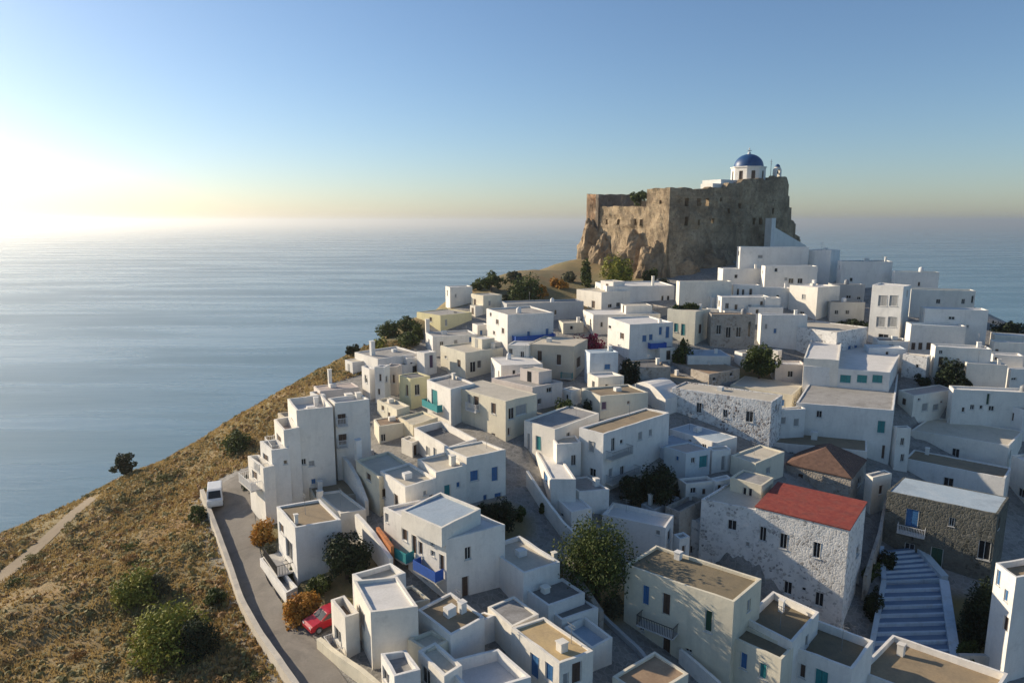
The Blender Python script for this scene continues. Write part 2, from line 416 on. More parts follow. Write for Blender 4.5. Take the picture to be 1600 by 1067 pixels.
def H(key, label, C, yb, L, Rr, a=None, wall='w', roof='g', W=(), par=0.22, on=None, into=None, D=None, top='flat', ch=(), bal=(),
      rise=1.6, name='house', cat='house', lmax=22.0, wing='wing', over=0.12, pl=None, deep=0.0):
    cx, cy = C
    if on is not None:
        hp = HOUSES[on]; base = at_z(cx, yb, hp['deck'])
        y = base.y
    elif pl is not None:
        h_ = HOUSES[pl[0]]; n_f = h_['n'+pl[1]]; r = ray(cx, cy)
        p_ = CAM + r * ((h_['Ct'] + n_f*pl[2] - CAM).dot(n_f) / r.dot(n_f)); y = p_.y; base = at_y(cx, yb, y)
    elif D is not None: y = D; base = at_y(cx, yb, y)
    else:
        base = ground(cx, yb); y = base.y
    Ct = at_y(cx, cy, y); zt = Ct.z
    # yaw
    def ang(Pp):
        q = at_z(Pp[0], Pp[1], zt); return q - Ct
    av = []
    if cy > 575:
        if isinstance(L, tuple):
            d = ang(L); av.append((math.degrees(math.atan2(d.y, -d.x)), abs(L[0]-cx)))
        if isinstance(Rr, tuple):
            d = ang(Rr); av.append((math.degrees(math.atan2(d.x, d.y)), abs(Rr[0]-cx)))
    if a is None:
        if av: a = sum(p*q for p, q in av) / sum(q for p, q in av)
        else:
            lw = max(3, cx - (L[0] if isinstance(L, tuple) else L)); rw = max(3, (Rr[0] if isinstance(Rr, tuple) else Rr) - cx)
            a = max(14, min(76, math.degrees(math.atan2(rw, lw)))) + math.degrees(math.atan((cx-800)/FPX))
    aL = aR = a
    if len(av) == 2:
        aL = a + max(-7, min(7, av[0][0]-a)); aR = a + max(-7, min(7, av[1][0]-a))
    dL = Vector((-math.cos(R(aL)), math.sin(R(aL)), 0)); dR = Vector((math.sin(R(aR)), math.cos(R(aR)), 0))
    def ext(d, px):
        # along the level line Ct + d*s, s such that its column is px
        k = (px - 800) / FPX
        # x = k*zc ; zc = y*CP - (z-CAMZ)*SP
        zc0 = Ct.y*CP - (zt-CAMZ)*SP
        den = d.x - k*d.y*CP
        s = (k*zc0 - Ct.x) / den if abs(den) > 1e-4 else 99
        if s < 0: s = 8
        return max(1.2, min(lmax, s))
    lx = L[0] if isinstance(L, tuple) else L; rx = Rr[0] if isinstance(Rr, tuple) else Rr
    wl = ext(dL, lx); wr = ext(dR, rx)
    Lp = Ct + dL*wl; Rp = Ct + dR*wr; Bp = Lp + Rp - Ct
    cs = [Ct, Rp, Bp, Lp]
    if on is not None: zb = HOUSES[on]['deck'] - 0.3
    else: zb = min(min(terr(p.x, p.y) for p in cs), base.z) - 1.2 - deep
    rng = random.Random(key)
    dz = [0, rng.uniform(-.1,.1), rng.uniform(-.1,.1), rng.uniform(-.1,.1)]
    tops = [zt + d for d in dz]
    if into is not None: root = HOUSES[into]['root']
    else:
        root = empty(name, (Ct.x, Ct.y, base.z), label, cat, 'houses of the hill town' if cat == 'house' else None)
    nL = Vector((dL.y, -dL.x, 0)); nL = nL if nL.dot(dR) < 0 else -nL
    nR = Vector((dR.y, -dR.x, 0)); nR = nR if nR.dot(dL) < 0 else -nR
    mb = MB()
    ops = {'L': [], 'R': []}; kinds = {'L': [], 'R': []}
    for (px, py, pw, ph, kd) in W:
        face = 'L' if px < cx else 'R'
        d, n, wd = (dL, nL, wl) if face == 'L' else (dR, nR, wr)
        def hit(qx, qy):
            r = ray(qx, qy); den = r.dot(n)
            if abs(den) < 1e-5: return None
            return CAM + r * ((Ct - CAM).dot(n) / den)
        m0, m1, c0 = hit(px-pw/2, py), hit(px+pw/2, py), hit(px, py)
        t0, t1 = hit(px, py-ph/2), hit(px, py+ph/2)
        if None in (m0, m1, c0, t0, t1): continue
        u0 = (m0-Ct).dot(d); u1 = (m1-Ct).dot(d); u0, u1 = min(u0,u1), max(u0,u1)
        z1, z0 = t0.z, t1.z
        um = (u0+u1)/2; wdt = max(0.45, min(2.6, u1-u0)); u0, u1 = um-wdt/2, um+wdt/2
        if u0 < 0.22: u0, u1 = 0.22, 0.22+wdt
        if u1 > wd-0.22: u0, u1 = wd-0.22-wdt, wd-0.22
        if u0 < 0.1 or z1-z0 < 0.25: continue
        lim = min(tops[0], tops[1], tops[3]) - 0.38
        if z1 > lim: z0, z1 = z0-(z1-lim), lim
        if any(u0 < b[1]+0.12 and u1 > b[0]-0.12 and z0 < b[3]+0.12 and z1 > b[2]-0.12 for b in ops[face]): continue
        ops[face].append((u0, u1, z0, z1)); kinds[face].append((kd, pw))
    if on is None and into is None and not key.startswith(('A1','A2','R13','C25','Ra','Rb','F4','C31')):
        for face, wd in (('L', wl), ('R', wr)):
            if ops[face] or wd < 3.0: continue
            n_w = int(wd/3.2); zt_ = min(tops[0], tops[1], tops[3])
            for i in range(max(1, n_w)):
                if rng.random() < 0.35: continue
                u = wd*(i+0.5)/max(1, n_w) + rng.uniform(-.4,.4); ww = rng.choice((.3,.38,.45)); z1 = zt_-0.75-rng.uniform(0,.3); hh = rng.choice((.8,1.1,1.3))
                if z1-hh < base.z+0.6 or u-ww < 0.3 or u+ww > wd-0.3: continue
                ops[face].append((u-ww, u+ww, z1-hh, z1)); kinds[face].append((rng.choice('kkknbw'), 7))
    tl_ = [None]*4
    tl_[3] = facade(mb, Ct, dL, nL, wl, zb, tops[0], tops[3], ops['L'])[::-1]
    tl_[0] = facade(mb, Ct, dR, nR, wr, zb, tops[0], tops[1], ops['R'])
    dRb = (Bp-Rp).normalized(); dLb = (Bp-Lp).normalized()
    tl_[1] = facade(mb, Rp, dRb, -nL, (Bp-Rp).length, zb, tops[1], tops[2], [])
    tl_[2] = facade(mb, Lp, dLb, -nR, (Bp-Lp).length, zb, tops[3], tops[2], [])[::-1]
    t = min(0.23, 0.2*min(wl, wr))
    pt = [Vector((p.x, p.y, z)) for p, z in zip(cs, tops)]
    cen = sum((p for p in pt), Vector()) / 4
    def inner(i, z=None):
        p = pt[i]; q = pt[(i+1)%4]; r_ = pt[i-1]
        e1 = (q-p); e1.z = 0; e1.normalize(); e2 = (r_-p); e2.z = 0; e2.normalize()
        s = abs(e1.cross(e2).z) or 1
        v = p + (e1+e2) * (t/s)
        return Vector((v.x, v.y, p.z if z is None else z))
    par = par if par >= 0.5 else par*0.7
    deckz = zt - par
    ccw = (pt[1]-pt[0]).cross(pt[3]-pt[0]).z > 0
    if top in ('flat',):
        outn = [nR * 1, -nL, -nR, nL]     # outward normals of C-R, R-B, B-L, L-C
        outn = [nR, -nL, -nR, nL]
        for i in range(4):
            j = (i+1) % 4; line = tl_[i]
            inn = [inner(i)] + [p - outn[i]*t for p in line[1:-1]] + [inner(j)]
            for k in range(len(line)-1):
                ps = [line[k], line[k+1], inn[k+1], inn[k]]
                mb.quad(*(ps if ccw else ps[::-1]))
                lo_ = [Vector((q.x, q.y, deckz-0.05)) for q in (inn[k+1], inn[k])]
                ps = [inn[k], inn[k+1], lo_[0], lo_[1]]
                mb.quad(*(ps if ccw else ps[::-1]))
    mb.build('wall' if into is None else wing, M[wall], root)
    rb = MB()
    if top == 'flat':
        ps = [inner(i, deckz) for i in range(4)]
        rb.poly(ps if ccw else ps[::-1])
        rb.build('roof', RF[roof], root)
    else:
        e = over
        uL, uR = dL, dR
        q = [pt[0]-uL*e-uR*e, pt[1]-uL*e+uR*e, pt[2]+uL*e+uR*e, pt[3]+uL*e-uR*e]
        q = [Vector((p.x, p.y, zt-0.02)) for p in q]
        if top == 'hip':
            if wl >= wr: r0 = (q[0]+q[1])/2 + uL*(wr*0.42); r1 = (q[3]+q[2])/2 - uL*(wr*0.42)
            else: r0 = (q[0]+q[3])/2 + uR*(wl*0.42); r1 = (q[1]+q[2])/2 - uR*(wl*0.42)
            r0.z = r1.z = zt + rise
            th = Vector((0,0,0.14))
            if wl >= wr: fs = [[q[0],q[1],r0], [q[1],q[2],r1,r0], [q[2],q[3],r1], [q[3],q[0],r0,r1]]
            else: fs = [[q[3],q[0],r0], [q[0],q[1],r1,r0], [q[1],q[2],r1], [q[2],q[3],r0,r1]]
            for f in fs: rb.poly([p+th for p in f] if ccw else [p+th for p in f][::-1])
            for i in range(4):
                f = [q[i], q[(i+1)%4], q[(i+1)%4]+th, q[i]+th]; rb.poly(f if ccw else f[::-1])
        elif top == 'gable':       # ridge runs along the left face direction, gable on the right face
            g0 = (pt[0]+pt[1])/2; g1 = (pt[3]+pt[2])/2
            gw = MB()
            g0 = Vector((g0.x,g0.y,zt+rise)); g1 = Vector((g1.x,g1.y,zt+rise))
            gw.tri(pt[0],pt[1],g0); gw.tri(pt[3],pt[2],g1); gw.build('gable', M[wall], root)
            r0 = (q[0]+q[1])/2; r1 = (q[3]+q[2])/2; r0.z = r1.z = zt+rise+0.02
            th = Vector((0,0,0.13))
            for A in ([q[3],q[0],r0,r1], [q[1],q[2],r1,r0]):
                rb.poly([p+th for p in A]); rb.poly(A[::-1])
                for i in range(4): rb.poly([A[i], A[(i+1)%4], A[(i+1)%4]+th, A[i]+th])
        elif top == 'shed':        # falls towards the left face (front)
            for k in (1, 2): q[k] = Vector((q[k].x, q[k].y, zt+rise))
            th = Vector((0,0,0.14))
            rb.poly([p+th for p in q])
            for i in range(4): rb.poly([q[i], q[(i+1)%4], q[(i+1)%4]+th, q[i]+th])
            sw = MB()
            sw.poly([pt[1], pt[2], Vector((pt[2].x,pt[2].y,zt+rise)), Vector((pt[1].x,pt[1].y,zt+rise))])
            sw.tri(pt[0], pt[1], Vector((pt[1].x,pt[1].y,zt+rise))); sw.tri(pt[3], pt[2], Vector((pt[2].x,pt[2].y,zt+rise)))
            sw.build('gable', M[wall], root)
        elif top == 'vault':       # barrel along the right direction
            n = 10
            prof = [(wl*(i/n), rise*math.sin(math.pi*i/n)) for i in range(n+1)]
            for i in range(n):
                A = [pt[0]+dL*prof[i][0], pt[0]+dL*prof[i+1][0]]
                A = [Vector((p.x,p.y,zt-0.02+prof[i+k][1])) for k, p in enumerate(A)]
                Bq = [p + dR*wr for p in A]
                rb.quad(A[0], Bq[0], Bq[1], A[1])
                for E in (A, Bq):
                    rb.quad(Vector((E[0].x,E[0].y,zt-0.05)), Vector((E[1].x,E[1].y,zt-0.05)), E[1], E[0])
        rb.build('roof', RF[roof] if roof in RF else M[roof], root)
    for face, d, n in (('L', dL, nL), ('R', dR, nR)):
        for op, (kd, pw) in zip(ops[face], kinds[face]):
            opening(kd, Ct, d, n, op, root, pw >= 6)
    # balconies: (px0, py0, px1, py1, rail colour[, depth]) - floor line along one face
    for bb in bal:
        px0, py0, px1, py1, rc = bb[:5]; dep = bb[5] if len(bb) > 5 else 1.0
        face = 'L' if (px0+px1)/2 < cx else 'R'
        d, n, wd = (dL, nL, wl) if face == 'L' else (dR, nR, wr)
        def hit(qx, qy):
            r = ray(qx, qy); return CAM + r * ((Ct - CAM).dot(n) / r.dot(n))
        p0, p1 = hit(px0, py0), hit(px1, py1)
        u0, u1 = sorted(((p0-Ct).dot(d), (p1-Ct).dot(d))); u0 = max(u0, 0.05); u1 = min(u1, wd-0.05)
        if u1-u0 < 0.6: continue
        z = (p0.z+p1.z)/2
        sb = MB(); sb.box(Ct, d, n, u0, u1, -0.05, dep, z-0.14, z); so = sb.build('balcony', M['slab'], root)
        rl = MB(); hgt = 0.95
        rl.box(Ct, d, n, u0, u1, dep-0.06, dep-0.02, z+hgt-0.05, z+hgt)
        for s in (u0+0.02, u1-0.06): rl.box(Ct, d, n, s, s+0.04, 0.02, dep-0.06, z+hgt-0.05, z+hgt)
        if rc.isupper():
            rl.box(Ct, d, n, u0, u1, dep-0.03, dep+0.0, z-0.05, z+hgt-0.05)
            for s in (u0, u1-0.03): rl.box(Ct, d, n, s, s+0.03, 0.05, dep-0.03, z-0.05, z+hgt-0.05)
            rl.build('railing', RL[rc], so); continue
        k = max(4, int((u1-u0)/0.16))
        for i in range(k+1):
            s = u0+0.02+(u1-u0-0.08)*i/k; rl.box(Ct, d, n, s, s+0.04, dep-0.06, dep-0.025, z, z+hgt-0.05)
        for s in (u0+0.02, u1-0.06):
            for i in range(1, 6): rl.box(Ct, d, n, s, s+0.03, dep*i/6, dep*i/6+0.03, z, z+hgt-0.05)
        rl.build('railing', RL[rc], so)
    for c_ in ch:                  # chimneys / roof posts (px, py_base, height m, width m)
        px, py, hh, ww = c_
        p = at_z(px, py, deckz)
        cb = MB(); cb.box(p, dL, dR, -ww/2, ww/2, -ww/2, ww/2, deckz-0.2, deckz+hh)
        cb.box(p, dL, dR, -ww/2-0.06, ww/2+0.06, -ww/2-0.06, ww/2+0.06, deckz+hh, deckz+hh+0.09)
        cb.build('chimney', M['w'], root)
    if DBG: print("HH %-5s a=%5.1f av=%s wl=%.1f wr=%.1f y=%.0f h=%.1f" % (key, a, [(round(p),round(q)) for p,q in av], wl, wr, y, zt-base.z))
    if on is None and top == 'flat' and wl*wr > 14 and not key.startswith(('A16','A15')):
        def at(fl, fr): return Ct + dL*(wl*fl) + dR*(wr*fr)
        if rng.random() < 0.28 and not ch:
            q = at(rng.uniform(.1,.9), rng.uniform(.72,.9)); cb = MB(); w2 = rng.uniform(.18,.3); hh = rng.uniform(.5,1.1)
            cb.box(q, dL, dR, -w2, w2, -w2, w2, deckz-0.2, deckz+hh); cb.box(q, dL, dR, -w2-.05, w2+.05, -w2-.05, w2+.05, deckz+hh, deckz+hh+.08)
            cb.build('chimney', M['w'], root)
        if rng.random() < 0.45:
            q = at(rng.uniform(.2,.8), rng.uniform(.3,.85)); ab = MB(); hh = rng.uniform(1.4,2.4)
            ab.tube((q.x,q.y,deckz-0.05), (q.x,q.y,deckz+hh), .025, .02, 5)
            for zz, ww in ((hh-.1,.45),(hh-.35,.35)): ab.box(q, dL, dR, -ww, ww, -.015, .015, deckz+zz, deckz+zz+.03)
            ab.build('antenna', RL['g'], root)
        if rng.random() < 0.09:
            q = at(rng.uniform(.25,.8), rng.uniform(.35,.8)); tb = MB(); r_ = rng.uniform(.35,.5)
            tb.lathe((q.x,q.y,deckz-.02), [(r_,0),(r_*1.02,.1),(r_,.75),(r_*.75,.95),(.12,1.0),(.12,1.08)], 16)
            tb.build('water_tank', rng.choice([RL['w'], RL['g'], RL['w']]), root, True)
        elif rng.random() < 0.14:
            q = at(rng.uniform(.3,.7), rng.uniform(.35,.75)); hb = MB()
            hb.box(q, dL, dR, -.35, .35, -.45, .45, deckz-.05, deckz+rng.uniform(.4,.75)); hb.build('roof_hatch', M['w'], root)
    def cube(name_, o_, u, n_, u0, u1, d0, d1, z0, z1, wm, rm):
        cb = MB(); cb.box(o_, u, n_, u0, u1, d0, d1, z0, z1, 0)
        e_ = .16
        for a0, a1, b0, b1 in ((u0-.02, u1+.02, d0-.02, d0+e_), (u0-.02, u1+.02, d1-e_, d1+.02), (u0-.02, u0+e_, d0+e_, d1-e_), (u1-e_, u1+.02, d0+e_, d1-e_)):
            cb.box(o_, u, n_, a0, a1, b0, b1, z1-.01, z1+rngx.uniform(.10,.16), 0)
        o2 = cb.build(name_, [M[wm]], root)
        rb2 = MB(); rb2.box(o_, u, n_, u0+e_, u1-e_, d0+e_, d1-e_, z1, z1+.03); rb2.build('roof', RF[rm], root)
        wb_ = MB(); um_ = (u0+u1)/2 + rngx.uniform(-.2,.2); k2 = rngx.choice('kkbnw')
        return um_, k2
    rngx = random.Random(key + 'x')
    if on is None and into is None and top == 'flat' and cat == 'house' and 430 < cy < 720 and wall in 'wcpyeb' and not key.startswith(('R13','R5','C12','E1','C32','C5','D3','C4','E2','B1','C27','R16','R17')):
        if wl > 4 and wr > 4 and rngx.random() < 0.38:
            a0 = rngx.uniform(.05,.4); b0 = rngx.uniform(.45,.6); h2 = rngx.uniform(1.5,2.1)
            u0_, u1_ = wl*a0, wl*min(.95, a0+rngx.uniform(.4,.6)); d0_, d1_ = wr*b0, wr*.93
            um_, k2 = cube('roof_room', Ct, dL, dR, u0_, u1_, d0_, d1_, deckz-.1, zt+h2-.3, wall, rngx.choice('gccw'))
            w3 = MB(); w3.box(Ct, dL, dR, um_-.4, um_+.4, d0_-.03, d0_+.05, deckz+.05, deckz+1.55); w3.build('door', PN[k2], root)
        for face, d, n, wd in (('L', dL, nL, wl), ('R', dR, nR, wr)):
            if wd < 4 or rngx.random() > 0.45: continue
            ww = rngx.uniform(.3,.5)*wd; u0_ = rngx.choice((.04*wd, wd-ww-.04*wd)); u1_ = u0_+ww; h2 = rngx.uniform(1.7,2.5); dp = rngx.uniform(1.1,2.2)
            zg = base.z
            if zg+h2 > zt-1.2 or any(u0_-.2 < b[1] and u1_+.2 > b[0] and b[2] < zg+h2+.15 for b in ops[face]): continue
            um_, k2 = cube('annex', Ct, d, n, u0_, u1_, -.02, dp, zg-2.5, zg+h2, rngx.choice((wall, 'w')), rngx.choice('gcwt'))
            w3 = MB(); w3.box(Ct, d, n, um_-.38, um_+.38, dp-.05, dp+.03, zg+.15, zg+min(1.75, h2-.3)); w3.build('door', PN[k2], root)
    HOUSES[key] = dict(root=root, deck=deckz, Ct=Ct, dL=dL, dR=dR, nL=nL, nR=nR, wl=wl, wr=wr, zt=zt, cs=cs, a=a, base=base)
    if on is None: FOOT.append((cs, zt - par - 1.2))
    return root
# ------------------------------------------------------------------ the town, near to far
# bottom right row
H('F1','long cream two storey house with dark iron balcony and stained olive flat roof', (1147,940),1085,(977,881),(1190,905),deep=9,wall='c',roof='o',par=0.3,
  W=[(1009,929,11,30,'bD'),(1041,943,13,33,'nD'),(1107,970,12,34,'g'),(1003,977,8,17,'k'),(1041,1010,13,32,'nD'),(1076,1016,11,6,'k')], bal=[(1003,966,1060,990,'k',1.1)])
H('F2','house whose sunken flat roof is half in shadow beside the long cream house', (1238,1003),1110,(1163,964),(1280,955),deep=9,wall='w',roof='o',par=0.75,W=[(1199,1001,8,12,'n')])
H('F2b','low cream front house with narrow mossy terrace and blue and teal shutters', (1221,1030),1125,(1136,990),(1240,1011),deep=9,wall='c',roof='o',par=0.35,
  W=[(1133,1019,4,7,'k'),(1162,1032,11,26,'b'),(1192,1048,12,25,'t')])
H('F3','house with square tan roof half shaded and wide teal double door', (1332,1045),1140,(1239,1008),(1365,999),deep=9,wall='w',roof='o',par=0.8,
  W=[(1254,1048,10,22,'n'),(1283,1063,22,34,'tD')])
H('F4','house with the largest plain tan roof cut by the bottom right edge', (1530,1120),1195,(1339,1045),(1575,1053),wall='w',roof='t',par=0.6,W=[])
H('F5','small house with orange tan flat roof cut off by the bottom edge', (1010,1092),1150,(957,1056),(1076,1050),wall='c',roof='n',par=0.25)
# bottom left cluster
H('A7','house with big sunken bluish terrace and beige roof cut by the bottom edge', (737,1084),1135,(690,1040),(830,1058),wall='w',roof='w',par=0.9,ch=[(694,1033,0.4,0.4)])
H('A6','house with dark arched doorway and step terrace beside the bottom edge', (694,1056),1110,(653,1016),(722,1040),wall='w',roof='c',par=0.4,W=[(666,1056,13,26,'kD')])
H('A5','small white house with grey brown roof and arched window at bottom edge', (616,1056),1110,(595,1021),(657,1047),wall='w',roof='g',par=0.5,W=[(603,1056,9,20,'k')])
H('A1','tall white house with large blank grey side wall beside the red car', (579,956),1046,(552,932),(653,947),wall='w',roof='w',par=0.35,W=[(566,965,8,26,'wD'),(561,1000,9,16,'k')])
H('A2','upper block with parapet directly behind the large blank side wall', (572,914),985,(550,895),(634,896),wall='w',roof='c',par=0.5)
H('A3','low front house with walled roof next to the red car', (539,964),1030,(517,938),(554,958),wall='w',roof='n',par=0.7,W=[(528,992,9,20,'k')],bal=[(521,1008,538,1024,'w',0.8)])
H('A8','house with square sand coloured roof and a white stair box on its corner', (704,992),1050,(652,951),(757,962),wall='w',roof='t',par=0.25)
H('A8b',None,(743,973),1006,(729,966),(773,962),wall='w',roof='c',on='A8',into='A8',D=None,par=0.1,W=[(735,984,6,20,'nD')]) if False else None
H('A8c',None,(745,974),1012,(730,966),(773,962),wall='w',roof='t',into='A8',D=None,par=0.1,W=[(737,985,7,22,'nD')])
H('A10','tiny low roof squeezed behind the sand coloured roof below the blue balcony', (640,943),968,(613,921),(672,935),wall='c',roof='d',par=0.3)
H('A9','low terrace roof with yellow green floor left of the sand coloured roof', (668,1016),1060,(637,1000),(706,1000),wall='c',roof='c',par=0.3)
H('A11','house with bright ochre yellow flat roof and blue double doors', (874,1036),1108,(799,981),(927,1016),wall='w',roof='u',par=0.16,
  W=[(835,1040,13,36,'bD'),(858,1050,12,28,'b'),(884,1062,9,22,'w'),(901,1050,15,32,'nD')],ch=[(878,1016,0.7,0.6)])
H('A16','low shaded grey terrace between the sand roof and the ochre roof', (800,979),1030,(762,948),(842,960),wall='w',roof='g',par=0.15)
H('A12','pale house with beige roof framed by parapets right of the blue balcony house', (818,895),958,(757,853),(875,877),wall='w',roof='c',par=0.45,W=[(772,900,9,32,'nD')],ch=[(866,868,0.3,0.4)])
H('A13','dark grey roofed block with sunlit white side wall above the ochre roof', (857,946),990,(823,922),(914,925),wall='w',roof='d',par=0.25,ch=[(852,925,0.5,0.6)])
H('A14','lower dark roofed step in front of the dark grey roofed block', (878,968),1000,(853,950),(935,949),wall='w',roof='d',par=0.2)
H('A15','open terrace with floor coloured blue for shade and white parapet beside the street', (925,1013),1050,(881,980),(957,994),wall='w',roof='b',par=0.6)  # shade on the terrace floor put into its blue colour
H('A18','white house with a blue and a teal cloth balcony above the yard', (697,843),940,(599,797),(789,822),wall='w',roof='w',par=0.3,
  W=[(604,803,5,14,'w'),(632,834,8,20,'n'),(647,850,7,28,'nD'),(657,856,6,20,'n'),(676,848,6,9,'k'),(676,864,6,9,'k'),(690,878,7,24,'nD'),(634,887,9,24,'nD'),(664,898,6,12,'k'),(731,864,10,20,'k'),(727,916,11,32,'nD')],
  bal=[(612,852,648,877,'T',1.0),(659,882,694,905,'B',1.0)])
H('A18b',None,(690,825),850,(627,796),(751,795),wall='w',roof='b',on='A18',into='A18',par=0.25)  # roof coloured blue for the shade lying on it
H('A21','roadside house with tan roof and two tiers of dark railed balconies', (461,824),913,(432,796),(533,812),wall='w',roof='t',par=0.3,
  W=[(440,825,6,14,'n'),(452,858,9,28,'kD'),(452,892,9,26,'wD')],bal=[(434,862,459,888,'k',1.6),(434,892,459,918,'w',2.4)],ch=[(463,818,0.9,0.3)])
H('A22','low cream roofed annex behind the roadside house by the garden wall', (532,802),838,(494,779),(572,797),wall='w',roof='c',par=0.25,ch=[(500,778,0.8,0.5)])
H('A23','house with tan earth coloured flat roof below the tall hotel wall', (491,778),806,(467,736),(568,770),wall='e',roof='t',par=0.2,lmax=14,ch=[(500,765,1.0,0.5)])
# left: stepped hotel above the road
H('B1','tall stepped white guesthouse with blank side wall above the road', (463,641),790,(449,622),(520,636),a=58,wall='w',roof='w',par=0.9,
  W=[(487,724,10,9,'w'),(490,752,8,9,'b'),(470,722,8,10,'k')],bal=[])
B1D = HOUSES['B1']['base'].y
H('B1b',None,(443,672),788,(428,655),(468,668),a=58,wall='w',roof='p',into='B1',D=B1D-1.5,par=0.9,W=[(436,686,6,12,'n')],bal=[(430,697,442,700,'w',1.2)])
H('B1c',None,(424,703),786,(406,690),(452,700),a=58,wall='w',roof='p',into='B1',D=B1D-2.5,par=0.9,W=[(415,716,7,13,'n'),(413,742,7,12,'n'),(446,722,4,7,'k'),(446,730,4,7,'k')],bal=[(407,726,422,732,'w',1.2)])
H('B1d',None,(411,731),782,(387,724),(428,730),a=58,wall='w',roof='w',into='B1',D=B1D-3.5,par=0.9,W=[(398,742,7,12,'n')],bal=[(389,752,409,757,'w',1.2)])
H('B1e',None,(523,630),735,(512,621),(577,627),a=58,wall='w',roof='w',into='B1',D=B1D+3,par=0.5,W=[(532,655,14,17,'n'),(533,687,14,18,'n')],bal=[(524,663,542,663,'w',0.9),(524,697,542,697,'w',0.9)],ch=[(560,624,0.8,0.6),(545,622,0.5,0.8)])
H('B1f',None,(443,652),690,(434,645),(467,650),a=58,wall='e',roof='k',into='B1',D=B1D+5,par=0.1)
H('Bp','low house with pinkish flat roof and chimney behind the guesthouse', (500,611),640,(490,603),(561,604),wall='p',roof='p',par=0.2,ch=[(516,604,2.6,0.5)])
H('Bq','sunlit stepped gable wall behind the guesthouse roof terrace', (497,618),650,(484,612),(508,616),wall='w',roof='n',par=0.3)
H('E7','black topped block standing for the shaded yard right of the guesthouse', (556,713),732,(533,694),(584,702),wall='gr',roof='k',par=0.2)  # no real shed: black roof put in for the yard's shade
# centre left
H('E3','cream roofed house with tall white chimney at the end of the curved wall', (592,745),808,(556,718),(645,728),wall='c',roof='c',par=0.45,W=[(576,745,7,11,'n'),(600,770,5,14,'n'),(566,760,5,10,'k')],ch=[(560,716,2.2,0.7)])
H('E2a','lavender shaded house stepping up the lane with teal door', (633,761),832,(594,734),(681,747),wall='w',roof='c',par=0.4,
  W=[(600,770,5,16,'k'),(619,783,6,22,'n'),(674,779,6,14,'k'),(688,768,8,9,'t'),(664,770,5,8,'w'),(655,790,8,16,'k')])
H('E2b',None,(681,738),815,(652,716),(729,727),wall='w',roof='c',into='E2a',pl=('E2a','R',-0.15),par=0.35,W=[(699,770,10,26,'tD'),(716,757,6,9,'b'),(722,790,8,12,'b')])
H('E2c',None,(729,715),800,(694,698),(790,703),wall='w',roof='c',into='E2a',pl=('E2a','R',-0.3),par=0.35,W=[(741,743,13,17,'b'),(773,740,10,22,'bD'),(778,777,11,15,'b'),(758,777,6,9,'b')])
H('E1','house with sunken dark grey roof framed by bright white parapets', (700,699),748,(647,668),(745,685),wall='w',roof='d',par=0.9,W=[(669,705,6,14,'w'),(680,706,5,12,'w')])
H('E1b','small white rooftop room with dark doorway left of the sunken dark roof', (644,692),715,(627,683),(657,684),wall='w',roof='c',par=0.2,W=[(649,700,6,17,'nD')])
H('E4','low house with rusty red flat roof above white arches', (592,666),694,(584,655),(642,659),wall='c',roof='n',par=0.1,W=[(598,684,8,12,'k')])
H('E5','cream terrace block with lit white wall below the teal balcony', (645,664),690,(622,640),(684,650),wall='c',roof='c',par=0.3)
H('E6','crumbling cream fronted house facing the sea left of the teal balcony', (620,640),668,(589,607),(640,628),wall='c',roof='c',par=0.3,W=[(598,628,4,8,'n'),(608,648,4,8,'n')])
H('C4','white house with bright sunlit end wall beside the teal balcony', (704,608),668,(667,590),(742,597),wall='w',roof='g',par=0.35,bal=[(668,630,692,645,'T',0.9)],W=[(679,622,9,26,'tD')])
H('C5','two storey yellow cream house with pergola porch at the lane corner', (790,627),690,(706,603),(839,615),wall='c',roof='c',par=0.14,
  W=[(713,616,6,16,'n'),(733,619,5,14,'w'),(744,628,8,20,'nD'),(771,638,7,17,'n'),(714,660,6,9,'k'),(725,665,6,9,'k'),(743,674,7,12,'k'),(771,684,6,15,'n'),(799,646,9,18,'k'),(814,640,17,16,'w'),(795,674,4,12,'n')],
  bal=[(733,636,750,644,'w',0.7)])
H('C16','grey roofed house with dark recessed front behind the yellow cream house', (832,605),642,(768,590),(879,597),wall='p',roof='g',par=0.3,W=[(843,627,6,9,'k'),(858,607,8,8,'k')])
H('C3','narrow house with yellow sunlit side and shaded grey gable', (641,592),640,(623,585),(672,588),wall='y',roof='d',par=0.2,W=[(652,609,8,17,'k'),(636,610,4,18,'n')])
H('C2a','slim tall cream house with several small windows facing the sea', (600,574),632,(585,566),(609,571),wall='w',roof='w',par=0.3,W=[(594,590,4,12,'n'),(592,612,4,10,'n'),(604,592,3,10,'k')])
H('C2b','slim pinkish lit house next to the slim tall cream house', (620,573),618,(602,568),(628,571),wall='p',roof='g',par=0.3,W=[(608,592,5,14,'n'),(615,592,4,14,'n')])
H('C2c','narrow white house at seaward edge of the slope behind the guesthouse', (577,577),625,(565,569),(586,574),wall='w',roof='w',par=0.3,W=[(572,592,4,12,'k')])
H('C1','long low house with wide grey roof and white corner chimney by shrubs', (590,561),592,(554,547),(657,555),wall='w',roof='g',par=0.3,ch=[(582,555,2.4,0.7)],W=[(610,572,5,8,'k')],lmax=30)
H('C9','small box room with tall purple door', (663,552),588,(651,547),(682,549),wall='w',roof='w',par=0.2,W=[(674,563,6,20,'pD')])
H('C6','cream lit house with dark double windows on its shaded front', (727,551),592,(688,541),(786,545),wall='c',roof='c',par=0.25,W=[(717,568,5,12,'n'),(697,558,4,4,'w'),(739,573,9,16,'kD'),(749,569,6,12,'k'),(772,562,6,9,'k')])
